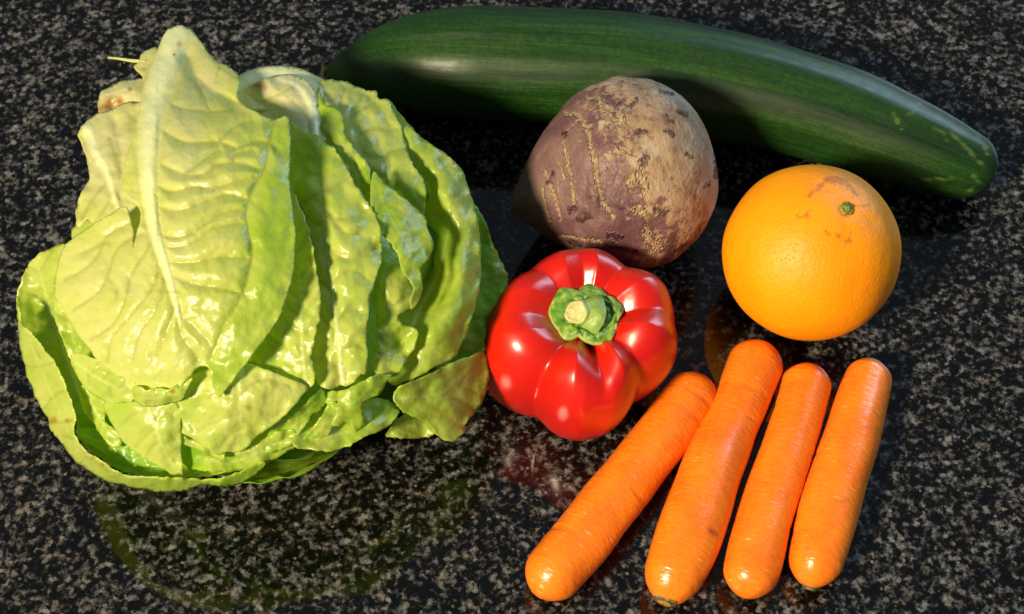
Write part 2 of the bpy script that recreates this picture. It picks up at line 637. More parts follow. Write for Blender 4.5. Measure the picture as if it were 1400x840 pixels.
# ------------------------------------------------------------------ orange
def mat_orange():
    t = NT('orange_peel')
    o = t.obj()
    big = t.noise(o, 30, 3)
    col = t.ramp(big, [(0.3, (0.92, 0.295, 0.0005)), (0.7, (0.95, 0.35, 0.001))])
    pores = t.voro(o, 640)
    pmask = t.ramp(pores, [(0.10, 1.0), (0.34, 0.0)])
    col = t.mix(t.math('MULTIPLY', pmask, 0.20), col, (0.80, 0.24, 0.0))
    crack = t.noise(o, 700, 3, 0.7)
    sc_ = t.math('MULTIPLY', t.attr('scar'), t.ramp(crack, [(0.35, 0.35), (0.55, 1.0)]), clamp=True)
    col = t.mix(t.math('MULTIPLY', sc_, 0.8), col, (0.36, 0.11, 0.015))
    col = t.mix(t.math('MULTIPLY', t.attr('dry'), t.ramp(crack, [(0.45, 0.0), (0.62, 0.55)])), col, (0.70, 0.36, 0.12))
    b = t.bump(pmask, 0.0005, 0.38)
    b.node.invert = True
    b = t.bump(t.noise(o, 190, 3, 0.6), 0.0012, 0.35, b)
    p = t.principled(col, 0.48, b, 0.36, sss=0.3, sss_r=(1.0, 0.4, 0.03), sss_s=0.005)
    return t.done(p.outputs[0])


def build_orange():
    x, y, rp = 1108.5, 346, 121
    z = 0.04
    for _ in range(4):
        P = at(x, y, z)
        r = rp * px_size(P) * 0.995
        z = r
    C = at(x, y, r)
    ax = RGT * 0.235 + UPV * 0.455 - FWD * 0.857
    ax /= np.linalg.norm(ax)
    S = np.cross(ax, (0, 1, 0.0)); S /= np.linalg.norm(S); N = np.cross(ax, S)
    root = tag(empty('orange_fruit', (C[0], C[1], 0)), 'round bright orange citrus fruit with green stem button', 'orange')
    V, F = [], []
    nu, nv = 160, 90
    for i in range(nv + 1):
        ph = math.pi * (i + 0.02) / (nv + 0.04)
        for j in range(nu):
            a = 2 * math.pi * j / nu
            d = math.cos(ph) * ax + math.sin(ph) * (math.cos(a) * S + math.sin(a) * N)
            rr = r * (1 - 0.035 * math.exp(-(ph / 0.11) ** 2) + 0.012 * noise.noise(Vector(d * 2.2)) - 0.010 * math.exp(-((ph - 0.33) / 0.12) ** 2) * max(0, math.sin(5 * a)))
            V.append(C + d * rr)
    for i in range(nv):
        for j in range(nu):
            F.append((i * nu + j, i * nu + nu + j, i * nu + nu + (j + 1) % nu, i * nu + (j + 1) % nu))
    F.append(tuple(range(nu)))
    F.append(tuple(range(nv * nu + nu - 1, nv * nu - 1, -1)))
    V = drop(np.array(V))
    pp, dep = proj(V)
    front = ((V - C) @ (-FWD)) > 0.1 * r
    d, bw = seg_dist(pp, [[(1104, 268, 1), (1118, 258, 2), (1126, 250, 4), (1134, 245, 6), (1146, 248, 6), (1157, 249, 5), (1162, 256, 3)],
                          [(1158, 254, 2), (1168, 262, 1.2), (1172, 268, 0.8)], [(1112, 262, 1.2), (1106, 270, 0.8)],
                          [(1088, 295, 2), (1094, 298, 1.8), (1102, 294, 1.5), (1106, 287, 1)], [(1102, 294, 1.2), (1109, 302, 1)],
                          [(1129, 317, 1.6), (1136, 320, 1.4)], [(1142, 322, 1.4), (1148, 323, 1.4)], [(1154, 331, 3), (1160, 330, 3.4), (1166, 329, 1.5)], [(1160, 330, 1.5), (1164, 318, 0.8)],
                          [(1150, 284, 0.8), (1170, 282, 0.6), (1188, 281, 0.6)]])
    w_ = np.array([noise.noise(Vector((p[0] * 0.15, p[1] * 0.15, 1))) for p in pp])
    scar = np.clip(1.0 - (d - bw * (0.65 + 0.7 * w_)) / 1.4, 0, 1) * front
    d2, _ = seg_dist(pp, [[(1160, 240), (1190, 270), (1210, 310)]])
    dry = np.clip(1 - d2 / 30, 0, 1) * front
    mesh_obj('peel', V, F, mat_orange(), root, {'scar': scar, 'dry': dry})
    # stem button: little five-cornered calyx with a nub
    t = NT('stem_button')
    o = t.obj()
    col = t.ramp(t.noise(o, 500, 3), [(0.35, (0.10, 0.12, 0.012)), (0.65, (0.30, 0.30, 0.05))])
    mb = t.done(t.principled(col, 0.6, t.bump(t.noise(o, 700, 3), 0.0008, 0.6)).outputs[0])
    V, F = [], []
    T0 = C + ax * r * 0.957
    prof = [(1.0, -0.0010), (1.02, 0.0014), (0.8, 0.0024), (0.55, 0.0016), (0.46, 0.0030), (0.25, 0.0036)]
    n = 30
    for k, (q, h) in enumerate(prof):
        for j in range(n):
            a = 2 * math.pi * j / n
            rr = 0.0031 * q * (1 + (0.16 * math.cos(5 * a + 0.6) if k < 3 else 0.05 * math.cos(3 * a)))
            V.append(T0 + ax * h + rr * (math.cos(a) * S + math.sin(a) * N))
    for k in range(len(prof) - 1):
        for j in range(n):
            F.append((k * n + j, k * n + (j + 1) % n, k * n + n + (j + 1) % n, k * n + n + j))
    F.append(tuple(range(len(V) - n, len(V))))
    mesh_obj('stem_button', V, F, mb, root)


build_orange()


# ------------------------------------------------------------------ beetroot
def mat_beet():
    t = NT('beetroot_skin')
    o = t.obj()
    ax_t = t.attr('along')
    n1 = t.noise(o, 42, 5, 0.62, 0.4)
    n2 = t.noise(o, 170, 5, 0.68, 0.3)
    base = t.ramp(n1, [(0.3, (0.090, 0.038, 0.048)), (0.52, (0.165, 0.088, 0.090)), (0.72, (0.25, 0.165, 0.140))])
    # corky scurf, thick towards the crown
    sf = t.math('ADD', t.math('MULTIPLY', t.math('SUBTRACT', n2, 0.5), 1.5), t.math('ADD', t.math('MULTIPLY', t.math('SUBTRACT', n1, 0.5), 0.9), ax_t))
    gr = t.noise(o, 420, 4, 0.7)
    sf = t.math('ADD', sf, t.math('MULTIPLY', t.math('SUBTRACT', gr, 0.5), 0.9))
    scurf = t.ramp(sf, [(0.30, 0.0), (0.42, 0.75), (0.62, 0.95)])
    tan = t.ramp(t.noise(o, 85, 4), [(0.33, (0.28, 0.165, 0.085)), (0.55, (0.38, 0.27, 0.165)), (0.7, (0.44, 0.36, 0.27))])
    col = t.mix(scurf, base, tan)
    col = t.mix(t.math('MULTIPLY', t.attr('scar'), t.ramp(gr, [(0.36, 0.3), (0.56, 0.95)]), clamp=True), col, (0.50, 0.36, 0.19))
    spots = t.ramp(t.noise(t.mapping(o, loc=(4, 2, 1)), 120, 5, 0.75), [(0.60, 0.0), (0.70, 0.8)])
    col = t.mix(spots, col, (0.050, 0.012, 0.016))
    col = t.mix(t.math('MULTIPLY', t.attr('spot'), t.ramp(gr, [(0.36, 0.15), (0.56, 0.95)]), clamp=True), col, (0.045, 0.012, 0.014))
    h = t.math('ADD', t.math('MULTIPLY', scurf, 0.5), t.math('MULTIPLY', n2, 0.9))
    b = t.bump(h, 0.0014, 0.55)
    b = t.bump(t.attr('scar'), 0.0014, 0.8, b)
    b = t.bump(t.math('MULTIPLY', t.attr('spot'), -1.0), 0.0014, 0.7, b)
    b = t.bump(t.noise(o, 600, 4, 0.7), 0.0005, 0.5, b)
    rg = t.ramp(scurf, [(0.0, 0.42), (0.8, 0.78)])
    p = t.principled(col, rg, b, 0.4)
    return t.done(p.outputs[0])


def build_beet():
    C = at(853, 243, 0.0425)
    tail = at(702, 291, 0.030)
    ax = C - tail
    ax[2] *= 0.8
    ax /= np.linalg.norm(ax)
    sc_ = px_size(C) * 129 / 0.0425
    prof = [(-5.35, 0.02), (-5.30, 0.22), (-5.12, 0.5), (-4.8, 0.92), (-4.4, 1.38), (-3.8, 2.05), (-3.0, 2.83), (-2.0, 3.55), (-1.0, 4.02), (0.0, 4.25), (1.0, 4.23), (1.9, 3.95), (2.7, 3.42),
            (3.3, 2.75), (3.75, 2.0), (4.0, 1.2), (4.06, 0.6), (4.08, 0.05)]
    pr = resample(catmull(np.array(prof), 10), 0.04)
    S = np.cross(ax, (0, 0, 1.0)); S /= np.linalg.norm(S); N = np.cross(S, ax)
    n = 330
    V, F, AL = [], [], []
    for tt, rr in pr:
        for j in range(n):
            a = 2 * math.pi * j / n - math.pi / 2
            dv = math.cos(a) * S + math.sin(a) * N
            q = Vector((dv * 1.3 + ax * tt * 0.45))
            k = 1 + 0.045 * noise.noise(q) + 0.024 * noise.noise(q * 2.7) + 0.008 * noise.noise(q * 8) + (0.006 + 0.02 * max(0.0, (tt - 2.4) / 1.6)) * noise.noise(q * 22)
            V.append(C + (ax * tt + dv * rr * k) * CM * sc_)
            AL.append((tt + 1.3) / 7.0 + 0.12 * float(dv[2]) + 0.05)
    m = len(pr)
    for i in range(m - 1):
        for j in range(n):
            F.append((i * n + j, i * n + (j + 1) % n, i * n + n + (j + 1) % n, i * n + n + j))
    F.append(tuple(range(n - 1, -1, -1)))
    F.append(tuple(range((m - 1) * n, m * n)))
    V = drop(np.array(V))
    root = tag(empty('beetroot', (C[0], C[1], 0)), 'rough purple and tan beetroot with its tail pointing at the lettuce', 'beetroot')
    pp, dep = proj(V)
    front = ((V - C) @ (-FWD)) > 0.0
    z6 = lambda L: [[(690 + x / 2.897, 92 + y / 2.897, w_ / 2.897) for x, y, w_ in ln] for ln in L]
    scars = z6([[(235, 185, 4), (290, 190, 9), (325, 240, 10), (340, 300, 7), (360, 380, 11), (368, 460, 7), (385, 530, 8), (430, 592, 7)],
                [(235, 300, 6), (245, 340, 8), (262, 430, 6), (268, 490, 9), (275, 540, 5)], [(160, 410, 5), (180, 460, 8), (205, 530, 5), (222, 600, 4)],
                [(395, 145, 12), (405, 190, 22), (420, 235, 12)], [(450, 185, 18), (458, 215, 20)], [(330, 128, 9), (375, 122, 7), (385, 190, 8)],
                [(490, 450, 12), (500, 480, 10)], [(540, 430, 22), (556, 490, 16)], [(520, 560, 20), (560, 590, 14)], [(400, 270, 4), (400, 300, 4)], [(465, 290, 5), (440, 300, 3)],
                [(560, 650, 20), (600, 700, 26), (590, 750, 18)], [(220, 665, 4), (300, 680, 6), (380, 690, 6)], [(150, 480, 3), (165, 560, 4), (180, 610, 3)], [(215, 380, 3), (235, 440, 6)],
                [(455, 320, 3), (490, 335, 3), (520, 350, 3)]])
    spots = z6([[(525, 262, 10), (545, 255, 14)], [(238, 268, 10), (240, 270, 10)], [(500, 155, 6), (520, 130, 7)], [(265, 690, 14), (295, 695, 14)], [(170, 460, 8), (190, 425, 9)],
                [(595, 565, 12), (630, 580, 9)], [(540, 370, 12), (565, 360, 10)], [(640, 255, 8), (665, 268, 8)], [(690, 175, 10), (715, 185, 10)], [(720, 345, 8), (740, 355, 7)],
                [(255, 565, 10), (275, 560, 9)], [(300, 600, 12), (330, 585, 12)], [(840, 340, 8), (838, 430, 10)], [(785, 475, 4), (812, 462, 5)], [(450, 150, 3), (456, 143, 4)],
                [(400, 690, 14), (470, 720, 8), (520, 728, 6)], [(620, 100, 8), (665, 105, 7)], [(640, 200, 10), (655, 215, 8)], [(420, 660, 14), (460, 670, 10)], [(370, 740, 20), (520, 780, 14)]])
    w_ = np.array([noise.noise(Vector((p[0] * 0.22, p[1] * 0.22, 5))) for p in pp])
    w2 = np.array([noise.noise(Vector((p[0] * 0.5, p[1] * 0.5, 9))) for p in pp])

    def lay(lines, soft, rag):
        d, bw = seg_dist(pp, lines)
        return np.clip(1.0 - (d - bw * (0.85 + rag * w_ + 0.9 * w2)) / soft, 0, 1) * front
    mesh_obj('root', V, F, mat_beet(), root, {'along': AL, 'scar': lay(scars, 1.6, 1.3) * np.clip(0.75 + 0.8 * w2, 0, 1), 'spot': lay(spots, 1.0, 1.0)})


build_beet()


# ------------------------------------------------------------------ red pepper
def mat_pepper():
    t = NT('red_pepper_skin')
    o = t.obj()
    col = t.ramp(t.noise(o, 26, 3), [(0.3, (0.50, 0.005, 0.002)), (0.7, (0.64, 0.014, 0.003))])
    col = t.mix(t.math('MULTIPLY', t.ramp(t.voro(o, 240), [(0.04, 1.0), (0.09, 0.0)]), 0.25), col, (0.80, 0.12, 0.03))
    b = t.bump(t.noise(o, 60, 3), 0.0015, 0.25)
    b = t.bump(t.noise(o, 420, 3), 0.0003, 0.18, b)
    p = t.principled(col, 0.30, b, 0.5, sss=0.15, sss_r=(1.0, 0.12, 0.05), sss_s=0.003, coat=0.5, coat_r=0.28)
    return t.done(p.outputs[0])


def mat_calyx():
    t = NT('pepper_calyx')
    o = t.obj()
    v = t.voro(o, 260, 'DISTANCE_TO_EDGE')
    lump = t.ramp(v, [(0.0, 0.0), (0.22, 1.0)])
    col = t.ramp(t.noise(o, 300, 3), [(0.3, (0.055, 0.17, 0.014)), (0.52, (0.13, 0.30, 0.03)), (0.72, (0.36, 0.46, 0.09))])
    col = t.mix(t.math('MULTIPLY', t.attr('pale'), 0.9), col, (0.42, 0.52, 0.15))
    b = t.bump(t.noise(o, 500, 3), 0.0006, 0.6)
    p = t.principled(col, 0.42, b, 0.5, sss=0.1, sss_r=(0.4, 1, 0.2), sss_s=0.002)
    return t.done(p.outputs[0])


def build_pepper():
    C = at(792, 471, 0.035)
    k0 = px_size(C) * 134 / 4.25          # m per model unit
    ax_px = (800, 430)
    base = np.array((C[0], C[1], 0.0))
    root = tag(empty('bell_pepper', base), 'glossy red bell pepper with knobbly green stem cap', 'pepper')
    prof = np.array([(0.02, 5.55), (0.5, 5.52), (1.0, 5.62), (1.5, 6.0), (2.0, 6.42), (2.55, 6.70), (3.1, 6.62), (3.6, 6.22), (4.0, 5.5), (4.22, 4.6), (4.27, 3.6), (4.12, 2.6), (3.75, 1.6), (3.15, 0.75),
                     (2.4, 0.2), (1.6, 0.02), (0.9, 0.25), (0.02, 0.5)])
    pr = resample(catmull(prof, 12), 0.06)
    #        azimuth, depth, width, how far down the groove runs (0 top .. 1 bottom), outer notch
    G = [(92, 0.75, 15, 0.42, 0.05), (132, 0.60, 15, 0.70, 0.085), (184, 0.55, 17, 0.42, 0.02), (236, 1.0, 14, 1.0, 0.19), (281, 1.25, 12, 0.60, 0.04), (316, 1.05, 14, 1.0, 0.19),
         (4, 0.80, 14, 0.70, 0.055), (57, 0.85, 14, 0.75, 0.11)]
    n = 260
    V, F = [], []
    for tt, (rr, zz) in enumerate(pr):
        s = tt / (len(pr) - 1)
        q_ = min(1.0, max(0.0, (zz - 3.4) / 2.2))
        shoulder = math.exp(-((rr - 2.3) / 1.5) ** 2) * q_ * q_ * (3 - 2 * q_) if s < 0.7 else 0.0
        for j in range(n):
            a = 2 * math.pi * j / n
            dg = math.degrees(a)
            cut, notch, bulge = 0.0, 0.0, 0.0
            for g, dp, wd, reach, nt in G:
                wob = 4.0 * noise.noise(Vector((g, s * 5, 2)))
                dd = (dg - g + wob + 180) % 360 - 180
                wn = wd * (1.0 + 0.55 * min(1.0, rr / 4.2))
                e = math.exp(-(abs(dd) / wn) ** 1.25)
                fade = 1 / (1 + math.exp((s - reach * 0.62) * 26))
                cut = max(cut, dp * e * fade)
                fade2 = 1 / (1 + math.exp((s - reach * 1.1) * 14))
                e2 = math.exp(-(abs(dd) / (wd * 1.35)) ** 1.5)
                notch = max(notch, nt * e2 * (fade2 if reach < 0.95 else 1.0))
            lob = 1 - 0.075 * math.exp(-((dg - 92) / 48) ** 2) + 0.03 * math.exp(-((dg - 270) / 30) ** 2) + 0.05 * math.exp(-((dg - 198) / 34) ** 2) + 0.018 * math.sin(2 * a + 0.6) + 0.018 * noise.noise(Vector((math.cos(a) * 1.4, math.sin(a) * 1.4, s * 2.5)))
            r2 = rr * lob * (1 - notch * min(1, rr / 2.2)) - 0.42 * cut * shoulder * (1 if rr > 1.2 else rr / 1.2)
            z2 = zz - cut * shoulder * 0.95
            V.append(base + np.array((r2 * math.cos(a), r2 * math.sin(a), z2)) * k0)
    m = len(pr)
    for i in range(m - 1):
        for j in range(n):
            F.append((i * n + j, i * n + n + j, i * n + n + (j + 1) % n, i * n + (j + 1) % n))
    F.append(tuple(range(n)))
    F.append(tuple(range(m * n - 1, (m - 1) * n - 1, -1)))
    V = np.array(V)
    dz = V[:, 2].min() - 0.0002
    V[:, 2] -= dz
    # lean the stem end a touch to the right, as it sits
    V[:, 0] += (V[:, 2] - 0.035) * 0.07
    body = mesh_obj('flesh', V, F, mat_pepper(), root)
    # calyx: eight-cornered knobbly cap
    ztop = 5.78 * k0 - dz
    cc = at(800, 431, ztop)
    corners = [(740 + x / 7.0, 370 + y / 7.0) for x, y in ((780, 340), (640, 225), (465, 115), (345, 170), (200, 165), (90, 290), (90, 470), (150, 570), (215, 655), (350, 660), (490, 705), (650, 670), (735, 500))]
    cw = np.array([at(x, y, ztop + 0.001) - cc for x, y in corners])
    ang = np.arctan2(cw[:, 1], cw[:, 0])
    rad = np.hypot(cw[:, 0], cw[:, 1])
    o_ = np.argsort(ang)
    ang, rad = ang[o_], rad[o_]
    rad = rad.mean() * (rad / rad.mean()) ** 1.6
    V, F, PA = [], [], []
    n, m = 140, 44
    sb = np.array(at(811, 432, ztop + 0.002))[:2] - cc[:2]
    for i in range(m + 1):
        q = i / m
        for j in range(n):
            a = 2 * math.pi * j / n - math.pi
            R = np.interp(a, ang, rad, period=2 * math.pi)
            x, y = q * R * math.cos(a), q * R * math.sin(a)
            ds = math.hypot(x - sb[0], y - sb[1])
            # knob ring: cell-like lumps between the stem and the rim
            dcell, _ = noise.voronoi(Vector((x * 210, y * 210, 1.7)), exponent=2.5)
            lump = (dcell[1] - dcell[0])
            edge = max(0, (q - 0.80) / 0.20)
            h = 0.0014 + 0.0017 * min(1, lump * 1.6) ** 0.6 * (math.exp(-((ds - 0.0105) / 0.0028) ** 2) if ds > 0.0078 else 0.2) + 0.0005 * min(1, lump) - 0.0016 * edge ** 2 + 0.0004 * math.sin(3 * a + 1)
            # groove round the stem
            h -= 0.0007 * math.exp(-((ds - 0.0080) / 0.0009) ** 2)
            V.append((cc[0] + x, cc[1] + y, ztop + h + 0.0009))
            PA.append(0.85 * max(0, q - 0.93) / 0.07 + 0.25 * min(1, lump))
    for i in range(m):
        for j in range(n):
            F.append((i * n + j, i * n + n + j, i * n + n + (j + 1) % n, i * n + (j + 1) % n))
    k = len(V)
    for j in range(n):       # rim turned down to close against the flesh
        p = V[m * n + j]
        V.append((cc[0] + (p[0] - cc[0]) * 0.9, cc[1] + (p[1] - cc[1]) * 0.9, p[2] - 0.0035))
        PA.append(0.2)
    for j in range(n):
        F.append((m * n + j, k + j, k + (j + 1) % n, m * n + (j + 1) % n))
    mc = mat_calyx()
    mesh_obj('calyx', V, F, mc, root, {'pale': PA})
    # bent stub of stem, cut face towards the upper left
    A = np.array((cc[0] + sb[0], cc[1] + sb[1], ztop + 0.0002))
    tipc = at(788, 427.5, ztop + 0.0060)
    tipn = (CP - tipc) / np.linalg.norm(CP - tipc) + np.array((-0.25, 0.05, 0))
    tipn /= np.linalg.norm(tipn)
    mid = tipc - tipn * 0.0030 + np.array((0.0018, -0.0004, 0))
    ctr = catmull(np.array([A, mid, tipc]), 12)
    T = np.gradient(ctr, axis=0)
    T[-1] = tipn * np.linalg.norm(T[-1])
    T /= np.linalg.norm(T, axis=1, keepdims=True)
    V, F, PA = [], [], []
    n = 44
    for i in range(len(ctr)):
        q = i / (len(ctr) - 1)
        S = np.cross(T[i], (0, 1.0, 0)); S /= np.linalg.norm(S); N = np.cross(T[i], S)
        r = 0.0096 * (1 - q) ** 1.5 + 0.0047 * (1 - (1 - q) ** 1.5) + 0.0004 * math.sin(q * 9)
        for j in range(n):
            a = 2 * math.pi * j / n
            V.append(ctr[i] + r * (1 + 0.05 * math.sin(3 * a + 1) + 0.03 * math.sin(5 * a)) * (math.cos(a) * S + math.sin(a) * N))
            PA.append(0.35 + 0.3 * q)
    m = len(ctr)
    for i in range(m - 1):
        for j in range(n):
            F.append((i * n + j, i * n + (j + 1) % n, i * n + n + (j + 1) % n, i * n + n + j))
    stem = mesh_obj('stem', V, F, mc, root, {'pale': PA})
    t = NT('stem_cut')
    o = t.obj()
    colc = t.ramp(t.noise(o, 600, 4), [(0.3, (0.42, 0.38, 0.13)), (0.65, (0.62, 0.58, 0.27))])
    mcut = t.done(t.principled(colc, 0.7, t.bump(t.noise(o, 900, 4), 0.0005, 0.7)).outputs[0])
    S = np.cross(T[-1], (0, 1.0, 0)); S /= np.linalg.norm(S); N = np.cross(T[-1], S)
    V, F = [], []
    for k, (q, h) in enumerate(((1.0, -0.0003), (1.03, 0.0004), (0.86, 0.0006), (0.8, 0.0001), (0.4, 0.0003), (0.1, 0.0002))):
        for j in range(n):
            a = 2 * math.pi * j / n
            r = 0.0048 * q * (1 + 0.05 * math.sin(3 * a + 1) + 0.03 * math.sin(5 * a))
            V.append(ctr[-1] + T[-1] * (h + 0.0002 * math.sin(4 * a + k)) + r * (math.cos(a) * S + math.sin(a) * N))
    for k in range(5):
        for j in range(n):
            F.append((k * n + j, k * n + (j + 1) % n, k * n + n + (j + 1) % n, k * n + n + j))
    F.append(tuple(range(5 * n, 6 * n)))
    mesh_obj('cut_end', V, F, mcut, stem)


build_pepper()


# ------------------------------------------------------------------ lettuce
def mat_leaf():
    t = NT('lettuce_leaf')
    s = t.attr('surf', True)          # leaf plane, cm
    o = t.obj()
    tone = t.attr('tone')
    n = t.noise(s, 0.9, 4, 0.6)
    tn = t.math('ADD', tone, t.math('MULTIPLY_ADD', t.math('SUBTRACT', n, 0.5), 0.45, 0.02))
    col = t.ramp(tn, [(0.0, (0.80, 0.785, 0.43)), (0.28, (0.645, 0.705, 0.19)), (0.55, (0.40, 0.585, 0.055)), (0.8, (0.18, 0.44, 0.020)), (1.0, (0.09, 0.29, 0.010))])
    net = t.voro(s, 2.3, 'DISTANCE_TO_EDGE')
    netm = t.ramp(net, [(0.0, 1.0), (0.05, 0.0)])
    col = t.mix(t.math('MULTIPLY', netm, 0.06), col, (0.36, 0.44, 0.05))
    col = t.mix(t.math('MULTIPLY', t.attr('vein'), 0.55), col, (0.36, 0.39, 0.06))
    col = t.mix(t.math('MULTIPLY', t.attr('rib'), 0.7), col, (0.80, 0.86, 0.52))
    st = t.math('MULTIPLY', t.attr('stain'), t.ramp(t.noise(o, 260, 4, 0.7), [(0.3, 0.35), (0.55, 1.0)]), clamp=True)
    col = t.mix(st, col, (0.42, 0.19, 0.03))
    b = t.bump(t.noise(s, 1.5, 2, 0.5), 0.004, 0.24)
    b = t.bump(t.noise(s, 7.0, 2, 0.5), 0.0006, 0.14, b)
    rg = t.ramp(t.noise(s, 2.0, 3), [(0.3, 0.24), (0.7, 0.40)])
    p = t.principled(col, rg, b, 0.5, coat=0.10, coat_r=0.16)
    tr = t.n('ShaderNodeBsdfTranslucent')
    t.l(t.mix(1.0, col, (0.84, 1.0, 0.22), 'MULTIPLY'), tr.inputs[0])
    t.l(b, tr.inputs['Normal'])
    mx = t.n('ShaderNodeMixShader')
    t.val(mx.inputs[0], t.math('MULTIPLY_ADD', t.attr('rib'), -0.22, 0.38))
    t.l(p.outputs[0], mx.inputs[1])
    t.l(tr.outputs[0], mx.inputs[2])
    return t.done(mx.outputs[0])


LEAFMAT = mat_leaf()
EC = at(357, 362, 0.064)                       # middle of the head
EA = np.array((0.1035, 0.1075, 0.063))         # its half-sizes
lettuce = tag(empty('lettuce', (EC[0], EC[1], 0)), 'large pale green head of lettuce with ruffled outer leaves', 'lettuce')


def on_head(Q, off):
    """pixels Q, off = cm towards the viewer from the head's smooth form"""
    d = rays(Q[:, 0], Q[:, 1])
    ds = d / EA
    cs = (CP - EC) / EA
    dd = (ds * ds).sum(1)
    b = (ds * cs).sum(1)
    tm = -b / dd
    r = np.linalg.norm(cs + ds * tm[:, None], axis=1)
    rc = 0.90
    g0 = math.sqrt(1 - rc * rc)
    g = np.where(r < rc, np.sqrt(np.clip(1 - r * r, 0, 1)), g0 - 1.35 * (r - rc))
    t = tm - g / np.sqrt(dd) - off * CM
    P = CP + d * t[:, None]
    # nothing goes below the counter
    zmin = 0.003
    low = P[:, 2] < zmin + 0.01
    zz = np.where(low, zmin + 0.01 * np.exp(np.minimum(0, (P[:, 2] - zmin - 0.01)) / 0.01), P[:, 2])
    t2 = (zz - CP[2]) / d[:, 2]
    P = np.where(low[:, None], CP + d * t2[:, None], P)
    return P


def auto_veins(rib, poly, gap=42, ang=52, seed=0):
    rnd = random.Random(seed)
    R = resample(np.asarray(rib, float)[:, :2], 4)
    out = []
    T = np.gradient(R, axis=0)
    T /= np.linalg.norm(T, axis=1, keepdims=True)
    i = int(rnd.uniform(2, 6))
    while i < len(R) - 2:
        for sd in (-1, 1):
            a = math.radians(ang + rnd.uniform(-10, 10)) * sd
            p = R[i].copy()
            d = np.array((T[i][0] * math.cos(a) - T[i][1] * math.sin(a), T[i][0] * math.sin(a) + T[i][1] * math.cos(a)))
            ln = [p.copy()]
            cur = -sd * rnd.uniform(0.01, 0.06)
            for k in range(60):
                cur += rnd.uniform(-0.05, 0.05)
                c, s_ = math.cos(cur), math.sin(cur)
                d = np.array((d[0] * c - d[1] * s_, d[0] * s_ + d[1] * c))
                cur *= 0.7
                p = p + d * 9
                ln.append(p.copy())
                if k > 1 and rnd.random() < 0.10:
                    q = p.copy()
                    f = rnd.choice((-0.7, 0.7))
                    e = np.array((d[0] * math.cos(f) - d[1] * math.sin(f), d[0] * math.sin(f) + d[1] * math.cos(f)))
                    br = [q.copy()]
                    for _ in range(rnd.randint(2, 5)):
                        q = q + e * 8 + np.array((rnd.uniform(-2, 2), rnd.uniform(-2, 2)))
                        br.append(q.copy())
                    out.append(br)
                if k % 3 == 2 and not inside(p[None], poly)[0]:
                    break
            out.append(ln)
        i += max(3, int(rnd.uniform(0.7, 1.3) * gap / 4))
    return out


LEAF_N = [0]


